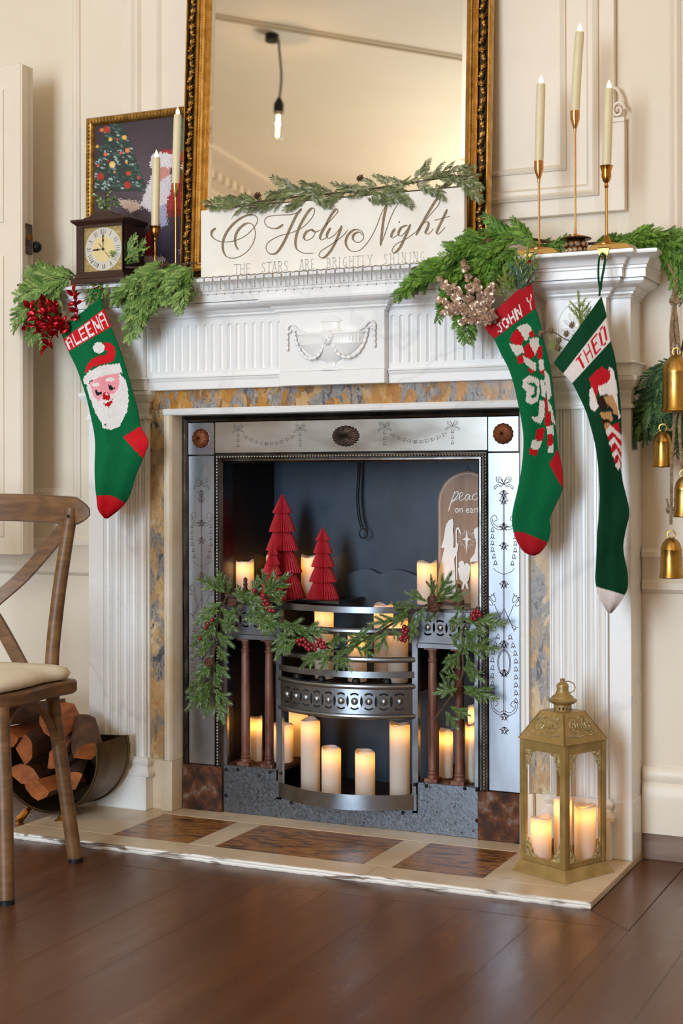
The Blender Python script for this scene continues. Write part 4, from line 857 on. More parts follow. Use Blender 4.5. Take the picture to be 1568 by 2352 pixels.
MB().lathe([(.018,SH),(.021,SH+.004),(.024,SH+.016),(.021,SH+.028),(.018,SH+.031)], 24, Matrix.Translation((bc, -.12, 0))).build('bowl_body', M['gold_dark'], CB)
MB().lathe([(.018,SH+.0305),(.033,SH+.031),(.035,SH+.033),(.033,SH+.0345),(.010,SH+.0345)], 28, Matrix.Translation((bc, -.12, 0))).build('rim', mat('antique_dark_bronze', '#5a4434', .3, .9), CB)
cry = mat('cut_crystal', '#cfc7bb', .08, .6, col2='#8f8579', nscale=120)
for row, (zz, rr_, of) in enumerate(((SH+.019, .0245, 0), (SH+.006, .0225, .5))):
    for k in range(11):
        w = 2*PI*(k+of)/11; c = V((bc+rr_*math.cos(w), -.12+rr_*math.sin(w), zz)); Mx = Matrix.Translation(c) @ Matrix.Rotation(w, 4, 'Z') @ Matrix.Rotation(PI/2, 4, 'Y')
        MB().lathe([(.0055,0),(.0045,.002),(.0025,.0032)], 8, Mx).build('crystal', cry, CB, smooth=0)
        MB().tube([Mx @ V((.0060*math.cos(t*PI/6), .0060*math.sin(t*PI/6), .0005)) for t in range(12)], .0007, 5, closed=True).build('crystal_ring', M['rose'], CB)
# crystal fringe along the shelf edge
CF = thing('crystal_fringe', 'sparkling crystal bead fringe draped along the mantel shelf front edge', 'garland', (0, -.139, SH))
crm = mat('clear_crystal', '#ece8e5', .12, .8, col2='#bdb7b2', nscale=300)
xa, xb = -.372, .318; tp_ = MB(); bs = MB().sphere((0,0,0), .0018, 6, 4)
for k in range(230):
    x = xa+(xb-xa)*k/229; tp_.add([(x+a, -.1395+b, SH+.0005+c+.0008*math.sin(k)) for a, b, c in bs.v], bs.f)
tp_.build('bead_string', crm, CF, fix=False)
fs_ = MB(); z = -.001
for q in range(13): fs_.add([(a, b, -.003-q*.0019+c) for a, b, c in [(u*.8, v*.8, w*.8) for u, v, w in bs.v]], bs.f)
fs_.sphere((0, 0, -.0295), .0022, 6, 4); s0 = fs_.mesh('strand', fix=False)
fs2 = MB()
for q in range(2): fs2.tube([(0,0,-.002), (0,0,-.040)], .0003, 4)
fs2.sphere((0, 0, -.043), .0020, 6, 4); s1 = fs2.mesh('strand', fix=False)
for m_ in (s0, s1): m_.materials.append(crm)
for k in range(58):
    x = xa+(xb-xa)*(k+.5)/58; o = bpy.data.objects.new('crystal_strand', (s0, s1)[k % 2]); COL.objects.link(o); o.parent = CF; o.location = (x-0, -.1415+.139, 0)
# ================================================================== knitted stockings
FONT = {'A':'01110 10001 10001 11111 10001 10001 10001','L':'10000 10000 10000 10000 10000 10000 11111','E':'11111 10000 10000 11110 10000 10000 11111','N':'10001 11001 11101 10101 10111 10011 10001',
 'J':'00111 00010 00010 00010 00010 10010 01100','O':'01110 10001 10001 10001 10001 10001 01110','H':'10001 10001 10001 11111 10001 10001 10001','T':'11111 00100 00100 00100 00100 00100 00100','Y':'10001 10001 01010 00100 00100 00100 00100'}
FONT = {k: v.split() for k, v in FONT.items()}
def lettering(word, s, t, s0, s1, t0, t1, gap=.22):
    if not (s0 <= s < s1 and t0 <= t < t1): return False
    u = (s-s0)/(s1-s0)*len(word); i = int(u); f = (u-i)*(1+gap)
    if f >= 1 or word[i] == ' ': return False
    return FONT[word[i]][min(6, int((t-t0)/(t1-t0)*7))][min(4, int(f*5))] == '1'
yarn = mat('knitted_wool', '#ffffff', .9, attr=True, bump=.5, bscale=260, spec=.15)
def stocking(name, label, rows, colfn, partfn, yc, th, loop, NR=190, NS=46, seed=1):
    L = cr([(a[0], a[1], 0) for a in rows[0]], 12); Rr = cr([(a[0], a[1], 0) for a in rows[1]], 12); n = len(rows[0])-1; m = len(L)-1
    def edge(P, t):
        k = max(0, min(m-1e-6, t/n*m)); i = int(k); return P[i].lerp(P[i+1], k-i)
    NU = NS*2; rr_ = random.Random(seed)
    vs = []; px = []
    for j in range(NR+1):
        for side in (0, 1):
            for i in range(NU+1):
                s_ = i/NU if side == 0 else 1-i/NU
                half = (i % 2)*.45*n/NR if side == 0 else 0
                t = min(n, n*j/NR+half); p = edge(L, t).lerp(edge(Rr, t), s_)
                fold = .003*math.sin(s_*9+t*.35)*(1 if side == 0 else 0)
                bul = max(0, 1-(2*s_-1)**2)**.5
                y = yc + (-1 if side == 0 else 1)*th*bul + fold*bul - (.0009 if side == 0 and i % 2 == 0 else 0)
                q = at(p.x, p.y, y); vs.append((q.x, q.y, q.z)); px.append((p.x, p.y, t, s_))
    row = 2*(NU+1); parts = {}
    for j in range(NR):
        for side in (0, 1):
            for i in range(NU):
                a = j*row+side*(NU+1)+i; st_ = (i//2*2+1)/NU; st_ = st_ if side == 0 else 1-st_
                t = n*(j+.5)/NR; p = edge(L, t).lerp(edge(Rr, t), st_)
                c = colfn(p.x, p.y, t, st_ if side == 0 else -1); f_ = rr_.uniform(.9, 1.08)
                parts.setdefault(partfn(p.x, p.y, t), []).append(((a, a+1, a+row+1, a+row), tuple(v*f_ for v in c)))
    c0 = at((rows[0][-1][0]+rows[1][-1][0])/2, rows[0][-1][1], yc)
    T = thing(name, label, 'stocking', tuple(c0), 'knitted christmas stockings hanging from the mantel')
    for nm, fl_ in parts.items():
        used = sorted({i for q, _ in fl_ for i in q}); mp_ = {v: k for k, v in enumerate(used)}
        mb = MB(); mb.v = [vs[i] for i in used]; mb.f = [tuple(mp_[i] for i in q) for q, _ in fl_]; mb.c = [c for _, c in fl_]
        mb.build(nm, yarn, T, fix=False, smooth=60)
    lp = MB(); lp.tube(cr([at(a, b, c) for a, b, c in loop], 5), .0026, 6, col=colfn(rows[0][0][0], rows[0][0][1], 0, .5)); lp.build('hanging_loop', yarn, T)
    return T
GRN, RED, WHT = hexc('#0b6b3f'), hexc('#d3202a'), hexc('#e9e4e2')
K1 = lambda L: [(x*.3189, 600+y*.3189) for x, y in L]
def circ(cx, cy, rx, ry, n=16): return [(cx+rx*math.cos(2*PI*k/n), cy+ry*math.sin(2*PI*k/n)) for k in range(n)]
PNK, INK = hexc('#f0a3ab'), hexc('#1c2530')
M1 = [(K1([(860,805),(900,850),(920,920),(926,1000),(915,1080),(880,1150),(860,1190),(800,1214),(740,1200),(735,1165),(690,1100),(660,1020),(640,960),(618,905),(640,880),(700,860),(850,800)]), WHT),
      (K1([(640,870),(740,820),(850,800),(862,860),(845,930),(805,955),(765,950),(735,975),(712,1008),(682,985),(658,930)]), PNK),
      (K1([(600,835),(640,790),(740,745),(860,735),(878,800),(850,803),(740,825),(645,862),(628,893),(600,872)]), WHT),
      (K1([(745,585),(790,585),(825,615),(832,670),(820,715),(790,728),(740,738),(680,757),(640,782),(608,802),(625,750),(660,700),(710,680),(768,670),(775,650),(750,632)]), RED),
      (K1(circ(710,622,42,40)), WHT), (K1(circ(690,887,30,14)), WHT), (K1(circ(790,850,36,15)), WHT),
      (K1([(684,922),(700,930),(715,945),(728,938),(735,955),(712,963),(690,965)]), INK), (K1([(780,890),(800,890),(812,908),(830,905),(826,922),(795,926),(785,915)]), INK),
      (K1([(740,948),(762,940),(790,955),(790,995),(765,1000),(738,990)]), hexc('#c41a24')), (K1(circ(768,955,10,9)), WHT), (K1([(740,1020),(765,1022),(790,1005),(810,990),(806,1020),(785,1050),(762,1042)]), hexc('#c41a24')),
      (K1([(740,1165),(760,1170),(768,1185),(755,1180)]), GRN)]
heel1 = [(282,1003),(321,978),(345,1010),(330,1055)]
def toe1(X, Y): return Y > 1138+max(0, X-258)*.55
def col1(X, Y, t, s):
    if 1 <= t < 2: return WHT if s >= 0 and lettering('ALEENA', s, t, .03, .99, 1.12, 1.88) else RED
    if inpoly(X, Y, heel1) or toe1(X, Y): return RED
    if s >= 0:
        for P_, c in reversed(M1):
            if inpoly(X, Y, P_): return c
    return GRN
part1 = lambda X, Y, t: 'cuff' if t < 2 else 'heel' if inpoly(X, Y, heel1) else 'toe' if toe1(X, Y) else 'leg'
R1 = ([(139,756),(145,778),(157,807),(174,842),(187,877),(198,912),(207,951),(215,989),(218,1015),(218,1040),(217,1072),(218,1110),(221,1142),(225,1171),(240,1191)],
      [(230,684),(238,707),(255,750),(270,787),(283,822),(295,862),(306,903),(318,947),(323,980),(341,1014),(329,1052),(313,1090),(297,1141),(276,1169),(248,1191)])
stocking('christmas_stocking', 'green knitted stocking named ALEENA with bearded face in red hat, left of fireplace', R1, col1, part1, -.168, .012, [(216,688,-.168),(212,676,-.17),(216,668,-.172),(224,666,-.172),(230,672,-.17),(229,686,-.168)], seed=1)
K2 = lambda L: [(1080+x*.36148, 600+y*.36148) for x, y in L]
DRED = hexc('#c01822'); LG = hexc('#d6cfc6')
M2 = [(K2(P_), c) for P_, c in (
 ([(295,425),(320,405),(360,395),(385,420),(392,445),(355,505),(330,490),(318,465)], LG), ([(248,495),(275,445),(302,430),(338,485),(325,532),(270,525)], DRED), ([(245,522),(330,535),(342,575),(292,602),(262,560)], LG), ([(293,603),(342,590),(352,640),(305,652)], DRED),
 ([(368,455),(398,435),(408,470),(382,485)], DRED), ([(375,490),(432,480),(438,560),(402,602),(375,540)], LG), ([(338,545),(370,518),(408,592),(382,622),(340,592)], DRED), ([(333,600),(380,622),(418,650),(412,697),(370,672),(340,640)], LG), ([(363,678),(408,692),(380,712)], DRED),
 ([(420,560),(452,528),(458,612),(425,622)], DRED), ([(430,630),(462,618),(468,685),(440,692)], LG), ([(435,692),(470,688),(468,722)], DRED),
 ([(333,755),(380,723),(432,745),(442,830),(430,880),(385,910),(350,892),(356,830),(330,800)], LG), ([(440,755),(470,750),(478,870),(452,850)], LG), ([(468,690),(498,720),(514,850),(492,885),(475,800)], LG),
 ([(440,880),(472,890),(470,980),(442,1032),(402,1012),(385,990),(430,980)], LG), ([(488,870),(518,930),(542,1040),(520,1020),(495,940)], LG), ([(468,850),(486,880),(492,960),(470,1040),(478,960)], DRED), ([(480,975),(508,950),(512,1032),(478,1050)], DRED),
 ([(420,1065),(472,1058),(458,1142),(410,1132)], DRED), ([(392,1132),(455,1142),(428,1202),(383,1185)], LG), ([(375,1188),(430,1200),(416,1232),(375,1226)], DRED), ([(480,1045),(525,1035),(532,1102),(490,1102)], LG), ([(488,1100),(522,1096),(526,1150),(502,1188),(488,1165)], DRED), ([(495,1180),(526,1155),(526,1212),(490,1217)], LG),
 ([(355,772),(400,768),(425,790),(420,850),(395,870),(375,855),(405,845),(405,800),(380,785)], GRN))]
heel2 = K2([(498,1288),(552,1195),(600,1290),(600,1450),(560,1400)]); DR2 = hexc('#b5202a')
def toe2(X, Y): x, y = (X-1080)/.36148, (Y-600)/.36148; return y > 1718+max(0, x-330)*.42
def col2_(X, Y, t, s):
    if t < 2:
        if s >= 0 and (lettering('JOHN', s, t, .14, .72, 1.02, 1.86) or lettering('Y', s, t, .84, .97, 1.02, 1.86)): return WHT
        return DR2
    if inpoly(X, Y, heel2) or toe2(X, Y): return DR2
    if s >= 0:
        for P_, c in reversed(M2):
            if inpoly(X, Y, P_): return c
    return GRN
part2 = lambda X, Y, t: 'cuff' if t < 2 else 'heel' if inpoly(X, Y, heel2) else 'toe' if toe2(X, Y) else 'leg'
R2_ = ([(1107,742),(1120,763),(1134,779),(1149,811),(1167,846),(1179,882),(1188,922),(1196,961),(1201,998),(1201,1034),(1197,1077),(1188,1124),(1178,1168),(1175,1197),(1179,1222),(1188,1247),(1203,1268),(1221,1276)],
       [(1218,638),(1224,670),(1230,708),(1239,737),(1248,781),(1259,824),(1268,875),(1273,925),(1277,980),(1282,1034),(1290,1070),(1292,1121),(1272,1168),(1263,1193),(1264,1222),(1255,1250),(1240,1270),(1228,1276)])
stocking('christmas_stocking', 'green and red knitted stocking named JOHN with striped candy canes and white bow', R2_, col2_, part2, -.166, .013, [(1216,642,-.165),(1219,625,-.168),(1217,600,-.171),(1211,590,-.172),(1210,602,-.171),(1212,640,-.167)], seed=2)
DG = hexc('#0f4429'); TAN, BRN, NVY = hexc('#c79a66'), hexc('#3b2018'), hexc('#1b2238'); CW = hexc('#e6dcd6'); TR = hexc('#c51e2a')
M3 = [(K2(P_), c) for P_, c in (
 ([(800,770),(880,740),(875,668),(905,682),(928,780),(938,930),(955,990),(940,1000),(900,870),(870,842),(820,852)], CW), ([(755,745),(800,692),(832,668),(885,692),(888,742),(862,772),(812,792),(800,872),(772,832)], TR), ([(752,815),(775,800),(800,872),(815,925),(790,952),(758,930)], CW),
 ([(805,868),(842,858),(868,925),(840,955),(812,912)], BRN), ([(843,858),(900,846),(932,915),(938,985),(905,965),(870,915)], TAN), ([(870,905),(905,945),(900,965),(878,935)], NVY), ([(818,960),(892,952),(908,1012),(852,1022)], TAN), ([(828,1005),(880,1000),(898,1060),(850,1072)], BRN), ([(845,1028),(882,1020),(898,1075),(862,1085)], TAN), ([(905,965),(940,975),(940,1005),(912,1000)], NVY), ([(895,1040),(945,1020),(950,1120),(905,1060)], TR))]
for k in range(7):
    y0 = 1075+k*36; M3.append((K2([(858+k*10, y0+5), (890+k*9, y0-35), (960, y0+30), (962, y0+66), (905+k*8, y0+20), (872+k*11, y0+36)]), (CW, TR)[k % 2]))
def toe3(X, Y): x, y = (X-1080)/.36148, (Y-600)/.36148; return y > 2066+(x-800)*.3
heel3 = K2([(960,1480),(1015,1560),(1015,1640),(968,1770),(950,1600)])
def col3(X, Y, t, s):
    if t < 1: return DG
    if t < 2: return TR if s >= 0 and lettering('THEO', s, t, .26, .97, 1.10, 1.88, .3) else CW
    if toe3(X, Y): return CW
    if s >= 0:
        for P_, c in reversed(M3):
            if inpoly(X, Y, P_): return c
    return DG
part3 = lambda X, Y, t: 'cuff' if t < 2 else 'heel' if inpoly(X, Y, heel3) else 'toe' if toe3(X, Y) else 'leg'
q3 = [((528,645),(832,222)),((585,710),(864,345)),((645,775),(892,505)),((690,860),(916,600)),((735,960),(932,700)),((765,1060),(947,830)),((790,1160),(957,960)),((808,1280),(960,1110)),((815,1380),(960,1260)),((820,1480),(965,1380)),((815,1600),(990,1490)),((805,1720),(1010,1600)),((800,1840),(985,1720)),((795,1950),(972,1830)),((792,2020),(998,1975)),((800,2075),(1000,2065)),((815,2130),(985,2112)),((842,2185),(945,2178)),((875,2236),(897,2236))]
stocking('christmas_stocking', 'dark green knitted stocking named THEO with white toe and puppy in red hat', (K2([a for a, b in q3]), K2([b for a, b in q3])), col3, part3, -.178, .012,
         [(1376,680,-.178),(1377,662,-.178),(1374,640,-.176),(1374,610,-.174),(1377,590,-.171),(1384,583,-.170),(1389,592,-.171),(1387,612,-.174),(1381,645,-.176),(1379,665,-.178)], seed=3)

hkp = at(223, 664, -.160); HK = MB(); HK.tube(cr([(hkp.x, -.150, hkp.z+.004), (hkp.x, -.164, hkp.z+.003), (hkp.x, -.175, hkp.z-.001), (hkp.x, -.176, hkp.z+.006), (hkp.x, -.173, hkp.z+.010)], 4), .0018, 7)
HK.lathe([(.006,0),(.005,.002),(.002,.003)], 14, Matrix.Translation((hkp.x, -.1525, hkp.z+.004)) @ Matrix.Rotation(PI/2, 4, 'X'))
tag(HK.build('cup_hook', M['brass']), 'small brass cup hook holding the ALEENA stocking loop', 'hook')
# ================================================================== greenery
def cedar(seed, cols, dens=26, width=.38, sub=10, thick=.0088, droop=.10, ang=.62):
    r = random.Random(seed); b = MB(); K = [tuple(v*1.18 for v in hexc(c)) for c in cols]
    cen = lambda t: V((t, .05*math.sin(t*3+seed), -droop*t*t))
    b.tube([cen(k/8) for k in range(9)], [thick*.9*(1-.75*k/8) for k in range(9)], 4, col=hexc('#4c4a2e'))
    for k in range(dens):
        t = .10+.88*k/dens; sd_ = 1 if k % 2 else -1
        L = width*(1-t)**.65*(.35+.65*min(1, t*4))*r.uniform(.75, 1.15)+.05; a = ang*r.uniform(.8, 1.2); p = cen(t)
        lift = r.uniform(-.25, .35); d = V((math.cos(a), sd_*math.sin(a), lift)).normalized(); c = K[r.randrange(len(K))]
        curl = V((0, 0, -r.uniform(.05, .3)*L)); P_ = lambda s: p+d*L*s+curl*s*s
        f_ = r.uniform(.75, 1.2); c = tuple(v*f_ for v in c)
        b.tube([P_(0), P_(.5), P_(1)], [thick, thick*.8, thick*.25], 3, cap=False, col=c)
        n = max(2, int(sub*L/.22))
        for q in range(n):
            s = .15+.8*q/n
            for e in (-1, 1):
                l2 = L*.36*(1-s*.6)*r.uniform(.7, 1.2); n2 = V((-d.y, d.x, 0)).normalized()
                d2 = (d*.8+n2*e*.62+V((0, 0, r.uniform(-.2, .25)))).normalized(); p0 = P_(s); g_ = r.uniform(.8, 1.25)
                b.tube([p0, p0+d2*l2*.55, p0+d2*l2+V((0, 0, -.01))], [thick*.8, thick*.75, thick*.15], 3, cap=False, col=tuple(v*g_ for v in c))
    return b
def pine(seed, cols, n=520, nl=.27, thick=.0095, twigs=3, frost=.22):
    r = random.Random(seed); b = MB(); K = [tuple(v*1.18 for v in hexc(c)) for c in cols]; FR = hexc('#c9d3cc')
    axes = [(V((0,0,0)), V((1,0,0)), 1.0)]
    for k in range(twigs):
        t = .22+.5*k/max(1, twigs); sd_ = 1 if k % 2 else -1; a = .62*r.uniform(.8, 1.2)
        axes.append((V((t, 0, 0)), V((math.cos(a), sd_*math.sin(a), r.uniform(-.15, .25))).normalized(), .50*(1.15-t)))
    tot = sum(a[2] for a in axes)
    for (p, d, L) in axes:
        b.tube([p, p+d*L*.5, p+d*L*.97], [.010, .008, .004], 4, col=hexc('#5a4632'))
        m = int(n*L/tot); u = d.orthogonal().normalized(); w = d.cross(u)
        for k in range(m):
            s = L*(.04+.94*(k+r.random())/m); ph = k*2.4+r.uniform(-.4, .4); sp = .62*(1-.55*max(0, (s/L-.75)/.25))
            e = (d*math.cos(sp)+(u*math.cos(ph)+w*math.sin(ph))*math.sin(sp)).normalized(); l = nl*(.6 if len(axes) > 1 and L < 1 else .75)*r.uniform(.7, 1.15); q = p+d*s
            c = FR if r.random() < frost*(s/L) else K[r.randrange(len(K))]; f_ = r.uniform(.75, 1.25); c = tuple(v*f_ for v in c)
            side = e.orthogonal().normalized()*thick; s2 = e.cross(side)
            b.add([q+side, q-side*.5+s2*.87, q-side*.5-s2*.87, q+e*l], [(0,1,3),(1,2,3),(2,0,3)], c)
    return b
leafm_ = mat('artificial_foliage', '#ffffff', .5, attr=True, spec=.35); frostm = mat('frosted_foliage', '#ffffff', .55, attr=True, spec=.5, bump=.4, bscale=600)
G1 = ['#6c8a44','#7d9a50','#5c7a3c','#8fa65e','#748f50']; G2 = ['#4f7426','#62882f','#426320','#74963c']; G3 = ['#3a5530','#49653a','#2f472a','#5f7a48']
def meshes(fn, seeds, m, **k):
    out = []
    for s in seeds:
        me = fn(s, **k).mesh('sprig', fix=False, smooth=0); me.materials.append(m); out.append(me)
    return out
CED = meshes(cedar, range(1, 6), leafm_, cols=G1); CEDR = meshes(cedar, range(11, 16), leafm_, cols=G2, dens=26, width=.36)
CEDB = meshes(cedar, range(21, 24), leafm_, cols=G3, dens=24, width=.32)
FRST = meshes(cedar, range(31, 35), frostm, cols=['#6b7446','#7f8858','#58613a','#a2a88c','#737a4e'], dens=22, width=.36, sub=8, thick=.0085, droop=.05, ang=.5)
PIN = meshes(pine, range(41, 46), frostm, cols=['#56752f','#6d8c3c','#456328','#849a4c','#5f7f40'])
OLV = meshes(pine, range(51, 54), leafm_, cols=['#7d8a3c','#8f9a4a','#6b7a38'], n=170, nl=.19, thick=.014, twigs=5, frost=.05)
FIR = meshes(pine, range(61, 64), leafm_, cols=['#4d6b52','#5d7a5c','#3d5a48'], n=200, nl=.19, thick=.014, twigs=5, frost=.1)
grn = random.Random(77)
def sprigs(par, pool, L, nm='sprig', sc=1.0, jit=.5, extra=0):
    o0 = V(WO[par.name]); L = list(L)
    for q in list(L):
        for _ in range(extra):
            j = lambda s: grn.uniform(-s, s); L.append(((q[0][0]+j(14), q[0][1]+j(8), q[0][2]), (q[1][0]+j(22), q[1][1]+j(16), q[1][2]+j(.012))))
    for k, q in enumerate(L):
        b, t = at(*q[0]), at(*q[1]); t = b+(t-b)*sc
        o = bpy.data.objects.new(nm, pool[grn.randrange(len(pool))]); COL.objects.link(o); o.parent = par
        Mx = frameM(b-o0, t-o0, (0, -1, .35), grn.uniform(-jit, jit)); o.matrix_local = Mx
def stem(par, pts, r, m, nm='stem'):
    MB().tube(cr([at(*p) for p in pts], 5), r, 6).build(nm, m, par)
twig = mat('brown_twig', '#5d4636', .8, col2='#463326', nscale=60)
conem = mat('pine_cone', '#5a3526', .7, attr=True)
def cone(par, px, py, y, r=.012, L=.03, axis=(1,0,.3), m=None, nm='pine_cone', cols=('#5b3a2c','#6d4735')):
    c = at(px, py, y); b = MB(); ax = V(axis).normalized(); u = ax.orthogonal().normalized(); w = ax.cross(u); K = [hexc(x) for x in cols]
    b.sphere((0,0,0), .5, 8, 6, sc=(L*.8, r*1.1, r*1.1), M=ax.to_track_quat('X', 'Z').to_matrix().to_4x4(), col=K[0])
    for k in range(34):
        s = -1+2*(k+.5)/34; ph = k*2.4; rr_ = r*math.sqrt(max(.05, 1-s*s))*.95; e = (u*math.cos(ph)+w*math.sin(ph)); p = ax*s*L*.48+e*rr_*.7
        q = p+e*r*.42+ax*r*.25; t = e.cross(ax)*r*.28; b.add([p+t, p-t, q-t*.8, q+t*.8, q+ax*r*.15+e*r*.1], [(0,1,2,3),(3,2,4)], K[k % 2])
    b.v = [(x+c.x, yy+c.y, z+c.z) for x, yy, z in b.v]; return b.build(nm, m or conem, par, fix=False)
Yb, Yt = -.125, -.172
# left mantel garland
GL = thing('mantel_garland', 'green cedar garland with pinecone spilling over the left mantel end', 'garland', (-.62, -.13, SH), 'cedar garlands on the mantel shelf')
L = []
for bx_, by, tx, ty in ((175,640,35,660),(150,640,48,627),(130,648,60,640),(140,655,45,690),(120,655,18,752),(110,660,50,755),(140,660,60,790),(120,650,40,720),(165,640,90,670),(150,650,100,700),(172,632,110,630),(130,640,75,635),(120,665,75,740),
   (278,612,188,684),(270,620,190,650),(240,640,200,706),(230,648,192,668),(285,612,326,546),(284,618,262,572),(286,606,312,575),
   (360,618,248,694),(350,622,262,690),(400,612,290,652),(430,606,340,655),(345,640,302,772),(350,636,310,735),(340,630,292,720),(380,632,318,712),(370,640,352,712),(395,628,345,700),(420,622,404,718),(425,618,418,688),(440,608,380,662),(410,612,330,690),(395,610,280,655),(440,606,400,655),(360,620,300,680),(330,630,285,650),(415,615,380,700)):
    far = ty > by+18; L.append(((bx_, by, Yb if by < 640 else Yb-.02), (tx, ty, (-.185 if far else -.16) if not (185 < tx < 250) else -.158)))
sprigs(GL, CED, L, extra=1); stem(GL, [(40,655,-.15),(110,650,-.14),(168,640,-.14)], .0028, twig); stem(GL, [(284,614,-.150),(330,614,-.135),(390,608,-.12),(452,604,-.115)], .0024, twig); cone(GL, 372, 612, -.14, .011, .036, (.9,0,.35)); cone(GL, 110, 648, -.14, .010, .03, (.9,0,.1))
# right mantel garland
GR2 = thing('mantel_garland', 'bright green cedar garland across the right mantel end behind the candlesticks', 'garland', (.5, -.13, SH), 'cedar garlands on the mantel shelf')
L = []
for bx_, by, tx, ty in ((1000,602,905,688),(1040,590,950,645),(1030,600,930,640),(1060,585,1000,640),(1120,560,1010,598),(1150,545,1052,560),(1140,550,1030,578),(1200,545,1090,528),(1190,540,1120,512),(1220,560,1172,508),(1230,560,1190,522),(1180,560,1085,600),(1160,565,1060,615),(1050,600,1000,735),(1070,620,1066,788),(1050,610,1012,705),(1150,580,1100,662),(1170,580,1120,640),(1100,580,1040,640),(1130,560,1075,545),(1210,555,1150,540),(1190,565,1140,600),(1160,550,1110,560),(1090,600,1060,690),(1120,600,1090,700),(1200,575,1160,640),(1170,600,1180,660),(1080,570,1010,560),(1110,540,1060,530),(1240,565,1200,560),
   (1180,550,1090,580),(1170,540,1130,530)):
    far = ty > by+25; L.append(((bx_, by, Yb-.01), (tx, ty, (-.185 if far else -.135))))
for bx_, by, tx, ty in ((1240,566,1300,572),(1260,560,1330,548),(1340,560,1290,552),(1360,560,1420,545),(1390,556,1470,540),(1420,555,1530,536),(1450,556,1560,560),(1480,552,1590,566),(1490,556,1566,605),(1500,552,1580,660),(1520,556,1560,640),(1440,552,1500,535),(1470,556,1540,545),(1530,556,1600,600),(1500,562,1555,585),(1380,560,1440,556),(1540,560,1575,690),(1510,548,1580,535)):
    L.append(((bx_, by, -.065), (tx, ty, -.09 if tx < 1540 else -.075)))
sprigs(GR2, CEDR, L, extra=1); stem(GR2, [(1000,600,-.135),(1100,560,-.11),(1200,548,-.09),(1300,560,-.07),(1400,556,-.065),(1490,538,-.05),(1545,530,-.04)], .003, twig); cone(GR2, 1119, 560, -.15, .010, .022, (.3,-.8,.3))
stem(GR2, [(1180,545,-.10),(1240,553,-.08),(1300,556,-.07)], .002, twig, 'twig'); stem(GR2, [(1000,604,-.14),(960,612,-.15),(945,617,-.15)], .0018, twig, 'twig')
# frosted garland on the sign
GS = thing('sign_garland', 'frosted grey green juniper garland lying along the top of the white sign', 'garland', (0, -.103, 1.52))
L = []
for bx_, by, tx, ty in ((545,468,464,462),(600,465,486,478),(640,458,560,480),(665,452,598,486),(620,462,520,455),(700,446,622,410),(720,445,648,478),(690,448,610,440),(765,442,688,416),(740,445,660,430),(800,442,738,466),(770,442,720,430),(832,435,778,442),(862,430,798,452),(820,438,760,420),(880,426,945,470),(850,432,920,455),(900,422,855,404),(870,430,830,412),(950,420,1002,446),(930,420,885,408),(962,412,990,366),(950,415,975,380),(1010,404,1042,370),(990,408,1020,372),(1042,400,1092,386),(1050,402,1107,456),(1062,408,1110,432),(1000,418,1022,458),(930,426,902,458),(1080,404,1104,402),(1020,400,1075,375),(980,410,1040,395),(900,425,960,408),(780,440,850,430),(560,468,500,462),(1030,410,1080,420),(1060,405,1088,396),(700,450,760,470),(830,438,890,470),(880,425,905,440),(1000,405,1050,415),(960,412,1010,400),(600,466,640,440),(760,445,800,425)):
    L.append(((bx_, by, -.104), (tx, ty, -.125 if ty > by+8 else -.112)))
sprigs(GS, FRST, L, sc=1.05); stem(GS, [(470,474,-.105),(560,468,-.105),(680,452,-.104),(800,441,-.104),(920,424,-.104),(1040,405,-.104),(1090,410,-.106)], .0026, twig); cone(GS, 590, 450, -.108, .008, .018); cone(GS, 826, 410, -.108, .008, .018)
MB().box(-.30, .33, -.1115, -.096, 1.5196, 1.5225).build('wire', twig, GS)
